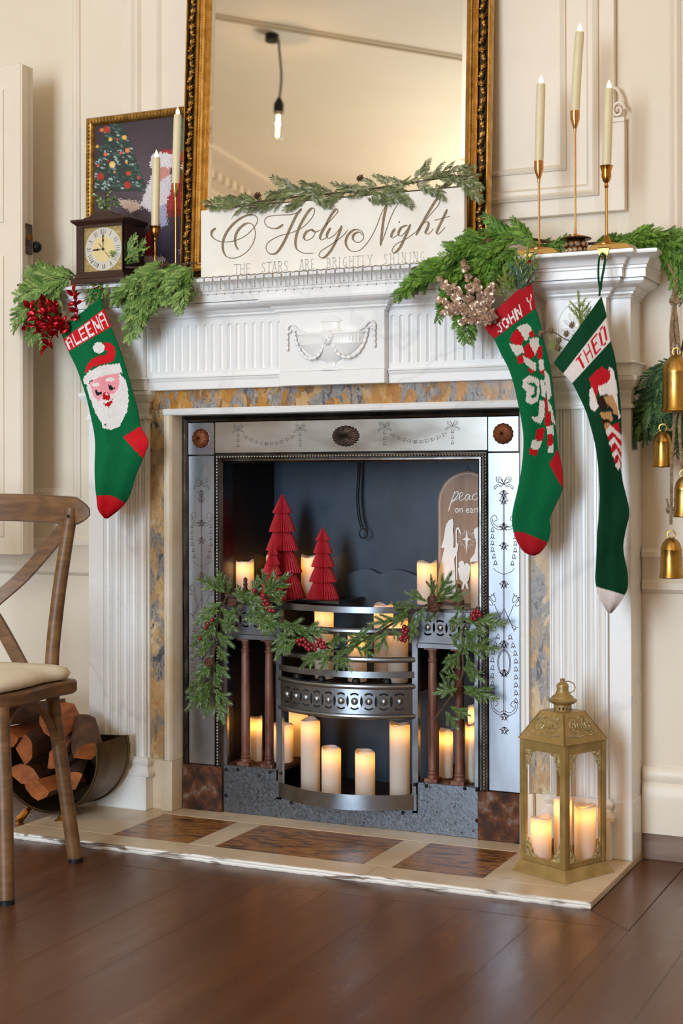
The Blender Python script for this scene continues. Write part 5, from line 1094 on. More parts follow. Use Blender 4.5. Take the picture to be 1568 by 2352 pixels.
# pine garland on the grate
GG = thing('grate_garland', 'frosted pine garland with red berries and pinecones draped over the grate hobs', 'garland', (0, -.04, .5))
def gy(px): 
    x = at(px, 1450, -.03).x; return -.028-(.045*(1-(x/.19)**2) if abs(x) < .19 else 0)
L = []
for bx_, by, tx, ty in ((520,1362,463,1334),(515,1356,500,1316),(522,1366,528,1334),(512,1382,468,1408),(530,1372,546,1404),(506,1400,455,1428),(500,1420,538,1444),(496,1432,448,1478),(500,1412,478,1464),(496,1470,452,1504),(500,1482,518,1514),(492,1502,462,1554),(486,1532,438,1580),(492,1542,504,1576),(486,1562,438,1620),(486,1572,466,1620),(490,1582,524,1612),(496,1592,512,1650),(482,1592,472,1640),(505,1395,540,1420),(495,1450,530,1480),(490,1520,520,1550),
   (530,1362,584,1372),(550,1370,614,1392),(582,1380,590,1332),(600,1372,652,1328),(612,1362,604,1318),(592,1392,568,1414),(620,1382,648,1364),(560,1375,545,1345),(575,1410,642,1436),(604,1430,566,1424),(642,1440,588,1424),(650,1432,692,1442),(570,1385,600,1420),(625,1410,600,1400),
   (652,1422,672,1454),(662,1442,638,1504),(672,1452,638,1470),(680,1452,738,1448),(692,1462,648,1496),(745,1482,784,1468),(742,1492,698,1528),(762,1496,738,1534),(772,1492,802,1534),(790,1482,774,1534),(700,1455,720,1480),(800,1482,842,1448),(812,1482,852,1502),(832,1472,788,1502),(765,1490,730,1510),
   (852,1462,798,1472),(872,1452,838,1484),(892,1442,868,1494),(922,1422,858,1432),(932,1412,904,1388),(942,1402,908,1434),(952,1412,944,1464),(962,1392,922,1394),(982,1382,938,1364),(992,1372,990,1328),(1002,1372,1032,1322),(1022,1376,1064,1364),(1012,1392,984,1424),(1042,1392,1062,1402),(1052,1402,1038,1444),(900,1440,920,1470),(975,1390,960,1430),(1000,1385,1040,1350),
   (1062,1422,1144,1430),(1062,1442,1044,1474),(1066,1442,1092,1484),(1062,1462,1072,1504),(1062,1482,1132,1490),(1062,1492,1024,1534),(1072,1502,1086,1544),(1060,1530,1104,1560),(1056,1562,1024,1544),(1052,1582,1004,1592),(1062,1576,1130,1602),(1062,1592,1102,1586),(1032,1622,1074,1642),(1022,1632,1046,1668),(1042,1602,1018,1558),(1060,1500,1040,1470),(1058,1540,1035,1510),(1070,1410,1050,1440),(1065,1455,1110,1450)):
    yb_ = gy(bx_); L.append(((bx_, by, yb_), (tx, ty, gy(tx)-.012)))
sprigs(GG, PIN, L, sc=1.12)
for P_ in ([(532,1350),(516,1380),(502,1420),(494,1480),(487,1540),(490,1592)], [(516,1366),(570,1376),(622,1402),(662,1442),(722,1466),(772,1496),(832,1472),(892,1438),(952,1402),(1012,1382),(1064,1402)], [(1096,1394),(1066,1442),(1062,1500),(1058,1562),(996,1654)]):
    stem(GG, [(a, b, gy(a)+.006) for a, b in P_], .0026, twig)
berry = mat('red_berry', '#a3142a', .2, coat=.5, col2='#7d0f20', nscale=90)
bme = MB().sphere((0,0,0), .0058, 10, 7).mesh('berry', smooth=180); bme.materials.append(berry)
def berries(par, L, y, s=1):
    o0 = V(WO[par.name])
    for (a, b) in L:
        o = bpy.data.objects.new('berry', bme); COL.objects.link(o); o.parent = par; o.location = at(a, b, y(a)-.016+grn.uniform(-.004, .004))-o0; o.scale = (s*grn.uniform(.85, 1.1),)*3
bl = [(603,1374),(609,1380),(606,1388),(614,1387),(620,1393),(612,1396),(620,1402),(627,1403),(605,1368),(584,1357),(683,1472),(688,1480),(692,1470),(697,1482),(702,1475),(703,1487),(710,1480),(709,1492),(716,1488),(719,1478),(723,1492),(728,1483),(732,1475),(738,1486),(742,1478),(735,1470),(745,1486),(698,1469),(928,1440),(925,1449),(931,1453),(926,1460),(933,1464),(922,1468),(929,1471),(934,1446),(1083,1410),(1090,1404),(1088,1414),(1095,1412),(1083,1420),(1091,1421),(1098,1405),(1101,1413),(477,1432),(487,1424),(472,1441),(459,1466)]
berries(GG, bl, gy); 
for (a, b) in ((533,1384),(480,1521),(995,1396)): cone(GG, a, b, gy(a)-.02, .011, .022, (.4,-.85,.2))
# red metallic leaf sprigs in the ALEENA stocking
foil = mat('red_foil_leaf', '#b01420', .25, .75, col2='#7d0a14', nscale=40)
lf = MB(); lf.grid(4, 4, lambda u, v: ((u)*1.0, (v-.5)*.62*math.sin(PI*min(.98, u*.92+.06)), .16*math.sin(PI*u)+.18*abs(v-.5)))
lfm = lf.mesh('leaf', fix=False, smooth=180); lfm.materials.append(foil)
def leafspray(par, pts, y, n, size, me, nm='leaf', rs=9):
    r = random.Random(rs); o0 = V(WO[par.name])
    P_ = cr([at(a, b, y) for a, b in pts], 8); MB().tube(P_, .0014, 5).build('stem', twig if me is not lfm else foil, par)
    for k in range(n):
        t = .18+.82*k/max(1, n-1); p = P_[min(len(P_)-1, int(t*(len(P_)-1)))]; d = (P_[-1]-P_[0]).normalized()
        e = (d*.55+V((r.uniform(-1,1), r.uniform(-1,.5), r.uniform(-1,1)))*.75).normalized(); s = size*r.uniform(.7, 1.2)
        o = bpy.data.objects.new(nm, me); COL.objects.link(o); o.parent = par; o.matrix_local = frameM(p-o0, p+e*s-o0, (r.uniform(-.6,.6), -1, r.uniform(-.6,.6)))
RL = thing('foil_leaf_spray', 'glittering red foil leaf spray sticking out of the ALEENA stocking', 'decoration', tuple(at(155, 748, -.165)))
for k, (pts, n) in enumerate((([(160,748),(120,735),(62,705)], 16), ([(158,750),(110,720),(100,690)], 16), ([(158,752),(115,750),(62,748)], 16), ([(158,754),(130,760),(106,800)], 16), ([(156,750),(130,715),(122,690)], 14), ([(160,752),(100,742),(80,725)], 16), ([(158,750),(110,755),(90,765)], 12), ([(180,738),(176,705),(172,672)], 16))):
    leafspray(RL, pts, -.192, n, .022, lfm, rs=k)
# champagne hydrangea and sprigs in the JOHN stocking
chm = mat('champagne_foil_petal', '#d8b9a0', .28, .45, col2='#a98a74', nscale=50)
lf_ = MB(); lf_.grid(4, 4, lambda u, v: (u, (v-.5)*1.05*math.sin(PI*min(.98, u*.86+.12)), .22*math.sin(PI*u)+.2*abs(v-.5))); pf = lf_.mesh('petal', fix=False, smooth=180); pf.materials.append(chm)
HY_ = thing('hydrangea_spray', 'champagne gold sequin hydrangea spray above the JOHN stocking cuff', 'decoration', tuple(at(1130, 735, -.165)))
for k, (pts, n) in enumerate((([(1140,740),(1090,700),(1070,600)], 20), ([(1140,742),(1070,710),(1015,640)], 22), ([(1140,742),(1080,720),(1010,690)], 22), ([(1138,742),(1100,710),(1040,660)], 20), ([(1138,742),(1110,700),(1095,650)], 20), ([(1138,742),(1100,735),(1060,740)], 16), ([(1138,742),(1100,720),(1020,720)], 18), ([(1140,740),(1120,700),(1130,660)], 14), ([(1140,740),(1100,725),(1050,705)], 18))):
    leafspray(HY_, pts, -.192, n+16, .0145, pf, 'petal', 30+k)
SP1 = thing('fir_sprig', 'olive and blue green fir sprigs standing in the JOHN stocking', 'greenery', tuple(at(1185, 690, -.165)))
sprigs(SP1, OLV, [((1172,690,-.172),(1156,612,-.19)), ((1185,680,-.172),(1158,636,-.195)), ((1200,670,-.172),(1214,556,-.185)), ((1165,695,-.172),(1138,652,-.195))], jit=.3)
sprigs(SP1, FIR, [((1190,690,-.170),(1186,582,-.18)), ((1195,680,-.170),(1226,592,-.182)), ((1185,692,-.170),(1200,596,-.18))], jit=.3)
berries(SP1, [(1203,621),(1196,640),(1200,655)], lambda a: -.155, .55)
SP2 = thing('fir_sprig', 'yellow green fir sprig with small gold cones in the THEO stocking', 'greenery', tuple(at(1335, 760, -.175)))
sprigs(SP2, OLV, [((1335,765,-.176),(1327,670,-.178)), ((1330,765,-.176),(1340,690,-.178)), ((1290,815,-.176),(1262,775,-.178)), ((1300,800,-.176),(1258,800,-.18))], jit=.3)
for (a, b) in ((1240,768),(1265,760),(1313,748),(1300,768),(1283,783),(1281,800),(1320,775)): cone(SP2, a, b, -.182, .0065, .014, (.5,-.3,.7), cols=('#8a7358','#a58e70'), nm='gold_cone')
stem(SP2, [(1340,790,-.176),(1300,780,-.178),(1268,762,-.18),(1240,768,-.182)], .0012, twig)
# sprig on the clock
SP3 = thing('boxwood_sprig', 'glossy green boxwood sprig lying on top of the mantel clock', 'greenery', tuple(at(240, 478, -.12)))
bxl = mat('glossy_leaf', '#4a6b34', .25, col2='#7d9458', nscale=30, coat=.4); bm2 = lf.mesh('leaf', fix=False, smooth=180); bm2.materials.append(bxl)
for k, pts in enumerate(([(240,480),(232,460),(222,450)], [(242,480),(245,455),(252,432)], [(242,480),(258,468),(272,472)], [(240,480),(240,490),(243,486)], [(240,478),(250,462),(262,458)])): leafspray(SP3, pts, -.125, 9, .014, bm2, rs=60+k)
# ================================================================== pillar candles
def lamp(name, loc, e, col, par=None, r=.006, org=(0,0,0)):
    l = bpy.data.lights.new(name, 'POINT'); l.energy = e; l.color = col; l.shadow_soft_size = r
    o = bpy.data.objects.new(name, l); COL.objects.link(o); o.location = V(loc)-V(org)
    if par: o.parent = par
    return o
def pillar(xl, xr, top, z0, y, label, group, e=.10, seed=0):
    a, b = at(xl, top, y), at(xr, top, y); mid = at((xl+xr)/2, top, y); v = ray((xl+xr)/2, 1100)
    r = (b.x-a.x)/2*math.cos(math.atan2(-v.x, v.y)); h = mid.z-z0
    t = thing('pillar_candle', label, 'candle', (mid.x, y, z0), group)
    rg = random.Random(seed); ph, ph2 = rg.uniform(0, 6), rg.uniform(0, 6); N_ = 28
    m = MB(); prof = [(r*.965,0,0),(r,.003,0),(r,h*.5,0),(r,h-.006,1),(r*.985,h-.0015,1),(r*.93,h,1),(r*.86,h-.002,1),(r*.80,h-.008,.4),(r*.3,h-.011,.1),(.0005,h-.011,0)]
    for (q, z, w) in prof:
        for k in range(N_):
            t_ = 2*PI*k/N_; m.v.append((q*math.cos(t_), q*math.sin(t_), z+w*(.0032*math.sin(2*t_+ph)+.0022*math.sin(3*t_+ph2)-.002)))
    for i in range(len(prof)-1):
        for k in range(N_): m.f.append((i*N_+k, i*N_+(k+1) % N_, (i+1)*N_+(k+1) % N_, (i+1)*N_+k)); m.c.append(None)
    m.f.append(tuple(reversed(range(N_)))); m.c.append(None)
    m.build('wax_body', M['wax'], t, local=True, smooth=50)
    lamp('candle_glow', (0, 0, h-.024), e, (1, .52, .14), t, .005)
    return t
gu, gb_, gl_, gs_ = 'pillar candles on the hobs', 'pillar candles in the grate basket', 'pillar candles on the ash floor', 'pillar candles behind the columns'
HB = .5397
pillar(541,583,1286,HB,.085,'glowing pillar candle on the left hob behind the finial',gu,seed=1)
pillar(611,655,1272,HB,.225,'pillar candle hidden behind the tallest red paper tree',gu,seed=2)
pillar(691,737,1274,HB,.215,'pillar candle between the tall and medium red paper trees',gu,seed=3)
pillar(957,1003,1288,HB,.105,'pillar candle on the right hob in front of the nativity plaque',gu,seed=4)
pillar(1080,1122,1289,HB,.060,'pillar candle at the right edge of the right hob',gu,seed=5)
GZ = .3462
pillar(722,766,1396,GZ,.070,'pillar candle at the left of the grate basket',gb_,seed=6)
pillar(858,903,1386,GZ,.150,'pillar candle at the back of the grate basket',gb_,seed=7)
pillar(890,937,1420,GZ,.080,'pillar candle at the right front of the grate basket',gb_,seed=8)
pillar(798,842,1452,GZ,.055,'shortest pillar candle at the middle front of the grate basket',gb_,seed=9)
FZ = .0502
pillar(690,735,1650,FZ,.085,'tall pillar candle at the left end of the ash floor',gl_,seed=10)
pillar(738,783,1714,FZ,.075,'short pillar candle next to the tall left one behind the fender',gl_,seed=11)
pillar(815,861,1722,FZ,.080,'short pillar candle right of the middle behind the fender',gl_,seed=12)
pillar(894,941,1659,FZ,.085,'tall pillar candle at the right end behind the fender',gl_,seed=13)
pillar(663,707,1630,.1212,.190,'pillar candle at the back left under the fret band',gl_,seed=14)
CL = .1212
pillar(573,602,1645,CL,.075,'pillar candle between the two left iron columns',gs_,seed=15)
pillar(628,673,1660,CL,.095,'pillar candle half hidden by the left upright bar',gs_,seed=16)
pillar(1008,1040,1674,CL,.080,'pillar candle between the two right iron columns',gs_,seed=17)
pillar(1068,1094,1660,CL,.055,'pillar candle at the far right behind the outer column',gs_,seed=18)
pillar(1074,1096,1619,CL,.140,'taller pillar candle at the far right back corner',gs_,seed=19)
# ================================================================== red paper trees
paper = mat('red_tissue_paper', '#c42636', .75, col2='#b41f2e', nscale=30)
def paper_tree(px, y, z0, apex, tiers, label, n=40):
    c = at(px, apex, y); sc = lambda w: (at(px+w, 1300, y).x-at(px-w, 1300, y).x)/2*R2(px)
    prof = [(.0015, c.z)]; prev = 0
    for (by, hw) in tiers:
        z = at(px, by, y).z; r = sc(hw); prof += [(prev+(r-prev)*.55, prof[-1][1]+(z-prof[-1][1])*.5), (r, z+.002), (r*.985, z)]; prev = r*.70; prof.append((prev, z-.0005))
    prof = prof[:-1]; k_ = z0-prof[-1][1]; prof = [(r, z+k_*((c.z-z)/(c.z-prof[-1][1]))) for r, z in prof]
    T = thing('paper_tree', label, 'decoration', (c.x, y, z0), 'red honeycomb paper trees')
    for half in (0, 1):
        m = MB(); N_ = n
        for (r, z) in prof:
            for k in range(N_+1):
                a = -1.05+half*PI+PI*k/N_*.985+.02; q = r*(1 if k % 2 else .84); m.v.append((q*math.cos(a), q*math.sin(a), z-z0))
            m.v.append((0, 0, z-z0))
        R_ = N_+2
        for i in range(len(prof)-1):
            for k in range(N_): m.f.append((i*R_+k, i*R_+k+1, (i+1)*R_+k+1, (i+1)*R_+k))
            for k in (0, N_): m.f.append((i*R_+k, i*R_+N_+1, (i+1)*R_+N_+1, (i+1)*R_+k))
        m.f.append(tuple((len(prof)-1)*R_+k for k in range(N_+2))); m.c = [None]*len(m.f)
        m.build('paper_fan', paper, T, local=True, smooth=0)
    return T
paper_tree(648, .150, HB, 1135, [(1178,23),(1221,31),(1264,38),(1314,46),(1371,54)], 'tallest red paper honeycomb tree on the left hob')
paper_tree(626, .075, HB, 1249, [(1274,13),(1297,17),(1319,21),(1345,27),(1377,32)], 'smallest red paper tree in front of the tallest one')
paper_tree(741, .150, HB, 1212, [(1241,17),(1270,22),(1301,27),(1335,32),(1374,38)], 'medium red paper tree standing right of the tallest one')
# ================================================================== arched nativity plaque
AP = thing('nativity_plaque', 'arched wooden plaque reading peace on earth with white nativity cutouts', 'sign', (.262, .150, HB))
AY = .150; acx, ahw = .264, .0795; azt = .868
MB().prism([(acx-ahw, HB), (acx+ahw, HB)] + arc(acx, azt-ahw, ahw, 0, 180, 20), lambda u, v, d: (u, d, v), AY, AY+.010).build('arch_board', mat('pale_ash_board', '#a5836a', .55, col2='#8f6f58', nscale=9, stretch=(6,1,.6), warp=.5), AP, bev=.001)
wp = mat('white_print', '#f1efec', .5)
c3 = lambda x, y, d: tuple(at(780+x*.28699, 930+y*.28699, AY-d))
ap = arc(acx, azt-ahw, ahw-.006, 0, 180, 28); bl_ = [V((u, AY-.0004, v)) for u, v in [(acx+ahw-.006, HB+.01)]+ap+[(acx-ahw+.006, HB+.01)]]
lb = MB(); lb.tube(bl_, .0007, 4); lb.build('printed_border', wp, AP)
ribbon([[(922,690),(900,750),(868,855)], [(895,755),(915,715),(942,692),(948,712),(925,748),(893,778),(910,770),(945,748)], [(945,748),(975,728),(985,706),(968,702),(955,738),(968,766),(1000,745)], [(1040,716),(1014,722),(1002,752),(1018,762),(1040,722),(1036,755),(1055,755)], [(1100,708),(1072,718),(1060,748),(1080,762),(1108,745)], [(1108,745),(1130,735),(1140,712),(1122,706),(1110,740),(1122,768),(1150,748)]], c3, 5, 7.5, 'peace_script', wp, AP, .0004)
def textmesh(body, size):
    cu = bpy.data.curves.new('t', 'FONT'); cu.body = body; cu.size = size; cu.resolution_u = 3
    ob = bpy.data.objects.new('t', cu); COL.objects.link(ob); me = bpy.data.meshes.new_from_object(ob.evaluated_get(bpy.context.evaluated_depsgraph_get()))
    b = MB(); b.v = [tuple(v.co) for v in me.vertices]; b.f = [tuple(p.vertices) for p in me.polygons]; b.c = [None]*len(b.f)
    bpy.data.objects.remove(ob); bpy.data.curves.remove(cu); bpy.data.meshes.remove(me); return b
tm = textmesh('on earth', 1); w_ = max(v[0] for v in tm.v); tl, tr_ = at(780+918*.287, 930+862*.287, AY), at(780+1148*.287, 930+862*.287, AY); k_ = (tr_.x-tl.x)/w_
tm.v = [(tl.x+x*k_, AY-.0006, tl.z+y*k_*1.12) for x, y, z in tm.v]; tm.build('on_earth_lettering', wp, AP, smooth=0, fix=False)
cut = mat('white_cutout', '#f3f1ef', .55)
def fig(P_, nm, d=.004): MB().plate([(x, y) for x, y in P_], [], c3, 0, d).build(nm, cut, AP, smooth=0)
fig([(905,910),(872,924),(852,958),(845,985),(830,1080),(810,1143),(838,1145),(818,1230),(792,1330),(782,1420),(782,1530),(928,1530),(922,1330),(916,1230),(945,1165),(950,1112),(937,1104),(925,1140),(908,1145),(912,1080),(905,1000),(910,950)], 'standing_figure')
fig([(932,1400),(928,1100),(926,1010),(934,982),(952,980),(965,1005),(970,1038),(958,1030),(950,998),(940,996),(936,1020),(940,1400)], 'staff', .003)
fig([(1108,975),(1075,995),(1070,1025),(1082,1062),(1092,1100),(1078,1190),(1040,1240),(1046,1262),(1150,1262),(1170,1150),(1160,1040),(1140,985)], 'kneeling_figure')
fig([(975,1245),(952,1262),(955,1300),(945,1310),(960,1395),(985,1420),(975,1475),(990,1475),(1000,1430),(1015,1470),(1032,1475),(1020,1420),(1035,1390),(1045,1300),(1035,1275),(1010,1262),(998,1282),(992,1255)], 'manger')
st4 = []
for k in range(8):
    a = PI/4*k; rr_ = (82, 14, 40, 14, 125, 14, 40, 14)[k]; st4.append((1015+rr_*math.sin(a), 1075-rr_*math.cos(a)))
fig(st4, 'star', .001); straight([[(1015+48*math.cos(t), 1075+48*math.sin(t)), (1015+ (75 if k % 2 else 60)*math.cos(t), 1075+(75 if k % 2 else 60)*math.sin(t))] for k, t in enumerate([PI*q/12 for q in range(24)]) if k % 6], c3, 2.5, 'star_rays', wp, AP)
MB().tube([(acx-.009, AY+.004, azt-.002), (acx, AY+.006, azt+.012), (acx+.009, AY+.004, azt-.002)], .0008, 5).build('hanging_wire', M['black'], AP)
# ================================================================== lantern
LN = thing('metal_lantern', 'antique gold metal lantern with filigree corners holding glowing candles on the hearth', 'lantern', (.607, -.197, 0), rotz=math.radians(64))
lm = mat('antique_gold_paint', '#b0925a', .45, .35, col2='#957a45', nscale=25, rvar=.08); lf2 = mat('silver_gold_filigree', '#e0d2a8', .28, .55, col2='#9a8550', nscale=160)
hb, hb2, zE, zR = .0775, .0655, .287, .347
lb = MB(); lb.add([(x*hb, y*hb, 0.0005) for x, y in ((-1,-1),(1,-1),(1,1),(-1,1))]+[(x*hb2, y*hb2, .024) for x, y in ((-1,-1),(1,-1),(1,1),(-1,1))], [(0,3,2,1),(4,5,6,7)]+[(i, (i+1) % 4, 4+(i+1) % 4, 4+i) for i in range(4)])
lb.build('flared_base', lm, LN, local=True, smooth=0)
MB().box(-hb2+.002, hb2-.002, -hb2+.002, hb2-.002, .022, .026).build('base_tray', lm, LN, local=True, smooth=0)
for i in range(4):
    sx, sy = ((-1,-1),(1,-1),(1,1),(-1,1))[i]
    MB().box(*sorted((sx*hb2, sx*(hb2-.011))), *sorted((sy*hb2, sy*(hb2-.011))), .024, zE).build('post', lm, LN, local=True, bev=.0006)
def face(k, u, z, d):        # side k, u along the side, d outwards
    a = hb2+d; return ((u, -a, z), (a, u, z), (-u, a, z), (-a, -u, z))[k]
rl = random.Random(4)
for k in range(4):
    F_ = lambda u, v, d, k=k: face(k, u, v, d)
    fr_ = MB(); iw = hb2-.011
    fr_.plate([(-iw,.025),(iw,.025),(iw,zE),(-iw,zE)], [[(-iw+.006,.036),(iw-.006,.036),(iw-.006,zE-.022),(-iw+.006,zE-.022)]], F_, -.007, -.002); SF = fr_.build('side_frame', lm, LN, local=True, smooth=0)
    MB().add([F_(-iw+.004,.034,-.0055),F_(iw-.004,.034,-.0055),F_(iw-.004,zE-.02,-.0055),F_(-iw+.004,zE-.02,-.0055)], [(0,1,2,3)]).build('glass_pane', M['glass'], SF, local=True, smooth=0)
    for cu_, cv in ((-1,-1),(1,-1),(1,1),(-1,1)):
        x0, z0 = cu_*(iw-.006), (.036 if cv < 0 else zE-.022); f_ = MB(); w1, h1 = .027, .044
        P_ = [(x0, z0), (x0-cu_*w1, z0), (x0-cu_*w1*.92, z0-cv*h1*.10), (x0-cu_*w1*.62, z0-cv*h1*.14), (x0-cu_*w1*.60, z0-cv*h1*.36), (x0-cu_*w1*.36, z0-cv*h1*.45), (x0-cu_*w1*.34, z0-cv*h1*.68), (x0-cu_*w1*.12, z0-cv*h1*.78), (x0-cu_*w1*.06, z0-cv*h1), (x0, z0-cv*h1)]
        f_.plate(P_, [], F_, -.004, -.002)
        for _ in range(90):
            a, b = rl.random(), rl.random()
            if a+b*.9 < .92: p = F_(x0-cu_*w1*a*.85, z0-cv*h1*b*.85, -.0017); f_.sphere(p, rl.uniform(.0009, .0018), 5, 4)
        f_.build('filigree_corner', lf2, SF, local=True)
    # roof side with embossed panel
    e2 = .034
    def RF(u, v, d, k=k, e2=e2):
        w = hb2+.003+(e2-hb2-.003)*v; return face(k, u*w, zE+(zR-zE)*v, w-hb2+d)
    RS = MB().add([RF(-1,0,0), RF(1,0,0), RF(1,1,0), RF(-1,1,0), RF(-1,0,-.003), RF(1,0,-.003), RF(1,1,-.003), RF(-1,1,-.003)], [(0,1,2,3),(4,7,6,5),(0,4,5,1),(1,5,6,2),(2,6,7,3),(3,7,4,0)]).build('roof_side', lm, LN, local=True, smooth=0)
    em = MB()
    for s_ in (-1, 1):
        em.tube([RF(s_*(.38+.30*(1-q/22)*math.cos(q*.55)), .55+.26*(1-q/22)*math.sin(q*.55), .0012) for q in range(22)], .0013, 5)
        em.tube([RF(s_*x, y, .0012) for x, y in ((.05,.25),(.3,.22),(.6,.28),(.78,.3))], .0013, 5)
    for _ in range(130): em.sphere(RF(rl.uniform(-.8, .8), rl.uniform(.22, .88), .0006), rl.uniform(.0010, .0020), 5, 4)
    em.build('roof_filigree', lf2, RS, local=True, fix=False)
MB().box(-.0345, .0345, -.0345, .0345, zR-.002, zR+.001).build('roof_cap', lm, LN, local=True, bev=.0005)
hole = [[(k*.0075-.0018, .350), (k*.0075+.0018, .350), (k*.0075+.0018, .357), (k*.0075-.0018, .357)] for k in range(-7, 8)]
MB().plate([(x, .348) for x in strip(-.060, .060, 24)]+[(x, .362) for x in strip(.060, -.060, 24)], hole, lambda u, v, d: ((.0191+d)*math.cos(u/.0191), (.0191+d)*math.sin(u/.0191), v), -.001, 0).build('vent_collar', lm, LN, local=True)
MB().lathe([(.019,.361),(.024,.363),(.030,.367),(.0315,.370),(.028,.373),(.024,.375),(.022,.379),(.016,.383),(.0135,.389),(.0125,.394),(.0135,.399),(.0125,.404),(.008,.408),(.0050,.409),(.0050,.414),(.006,.416),(.001,.417)], 28).build('domed_top', lm, LN, local=True)
MB().tube([(.004+.013*math.cos(t*PI/10)+.007, -.010*math.cos(t*PI/10)-.004, .397+.013*math.sin(t*PI/10)) for t in range(20)], .0013, 6, closed=True).build('carry_ring', lm, LN, local=True)
gq = 'pillar candles inside the lantern'
pillar(1218,1266,1873,.0262,-.210,'front left pillar candle inside the gold lantern',gq,seed=20,e=.11)
pillar(1318,1368,1846,.0262,-.185,'right pillar candle inside the gold lantern, standing by the glass',gq,seed=21,e=.11)
pillar(1271,1313,1830,.0262,-.155,'tallest back pillar candle inside the gold lantern',gq,seed=22,e=.11)
# ================================================================== chair
CH = thing('crossback_chair', 'weathered oak cross back chair with cream seat pad at the left', 'chair', (-.62, -.69, Z0))
ow = mat('weathered_oak', '#7e5935', .45, col2='#5f4125', nscale=9, stretch=(1.2,1.2,5), warp=1.2, bump=.1, bscale=60); cw = mat('cream_seat_fabric', '#eee3cf', .85, col2='#e6d9c2', nscale=20, bump=.15, bscale=300)
O_ = V((-.487, -.54, 0)); dD = V((.197, -.980, 0)); dW = V((-.980, -.197, 0))
def cp(a, b, z): return O_+dW*a+dD*b+V((0, 0, z))
WC = .375
def leg(pts, r, nm='leg'):
    P_ = cr(pts, 6); n = len(P_); return MB().tube(P_, [r[0]+(r[1]-r[0])*k/(n-1) for k in range(n)], 14).build(nm, ow, CH)
for s_ in (0, 1):
    A = lambda a: a if s_ == 0 else WC-a
    lg = leg([cp(A(-.056), -.004, Z0+.008), cp(A(-.028), 0, .19), cp(A(-.002), 0, .385), cp(A(-.006), -.020, .56), cp(A(-.024), -.060, .782)], (.0165, .0155))
    MB().lathe([(.0172,0),(.0172,.009)], 14, Matrix.Translation(cp(A(-.057), -.004, Z0))).build('foot_cap', M['black'], lg)
    lg = leg([cp(A(-.056), .336, Z0+.008), cp(A(-.036), .305, .2), cp(A(-.014), .278, .375)], (.0165, .0175))
    MB().lathe([(.0172,0),(.0172,.009)], 14, Matrix.Translation(cp(A(-.056), .336, Z0))).build('foot_cap', M['black'], lg)
    leg([cp(A(-.036), .30, .23), cp(A(-.012), .265, .30), cp(A(.0), .20, .352), cp(A(0), .13, .366)], (.009, .010), 'bracket'); leg([cp(A(-.022), .004, .24), cp(A(-.006), .030, .31), cp(A(0), .08, .354), cp(A(0), .14, .366)], (.009, .010), 'bracket')
    leg([cp(A(-.020), .315, .235), cp(A(.03), .290, .33), cp(A(.10), .288, .362), cp(A(.16), .288, .366)], (.009, .010), 'bracket')
def seatpoly(i): 
    pts = [(-.032+i, -.018+i), (WC+.032-i, -.018+i), (WC+.045-i, .10), (WC+.030-i, .24), (WC-.02, .315-i), (WC/2, .335-i), (.02, .315-i), (-.030+i, .24), (-.045+i, .10)]
    return [(p.x, p.y) for p in cr([(a, b, 0) for a, b in pts], 5, True)]
sm = MB()
rings = [(.006,.370),(0,.375),(0,.395),(.004,.400)]
for i, z in rings: sm.v += [tuple(cp(a, b, z)) for a, b in seatpoly(i)]
n = len(seatpoly(0)); sm.f = [(q*n+k, q*n+(k+1) % n, (q+1)*n+(k+1) % n, (q+1)*n+k) for q in range(3) for k in range(n)]+[tuple(range(n)), tuple(range(3*n, 4*n))]; sm.c = [None]*len(sm.f); sm.build('seat', ow, CH)
cm = MB(); rings = [(.86,.4005),(.93,.404),(.95,.414),(.93,.425),(.85,.433),(.6,.438),(.3,.440)]
for s_, z in rings: cm.v += [tuple(cp(WC/2+(a-WC/2)*s_, .155+(b-.155)*s_, z)) for a, b in seatpoly(0)]
cm.f = [(q*n+k, q*n+(k+1) % n, (q+1)*n+(k+1) % n, (q+1)*n+k) for q in range(len(rings)-1) for k in range(n)]+[tuple(range(n)), tuple(range((len(rings)-1)*n, len(rings)*n))]; cm.c = [None]*len(cm.f); cm.build('seat_pad', cw, CH, smooth=80)
tr = MB(); n = 60; rg_ = []
for k in range(n+1):
    t = k/n; a = -.072+(WC+.144)*t; bb = -.058-.045*math.sin(PI*t)+.006; hh = .029*math.sqrt(min(1, .06+13*min(t, 1-t))); zc = .775+.010*math.sin(PI*t)
    for (u, v) in ((-.0105,-1),(.0,-1.12),(.0105,-1),(.0115,0),(.0105,1),(0,1.12),(-.0105,1),(-.0115,0)): tr.v.append(tuple(cp(a, bb+u*math.sqrt(min(1, .1+11*min(t, 1-t))), zc+v*hh)))
tr.f = [(k*8+i, k*8+(i+1) % 8, (k+1)*8+(i+1) % 8, (k+1)*8+i) for k in range(n) for i in range(8)]+[tuple(range(8)), tuple(range(n*8, n*8+8))]; tr.c = [None]*len(tr.f); tr.build('top_rail', ow, CH, smooth=60)
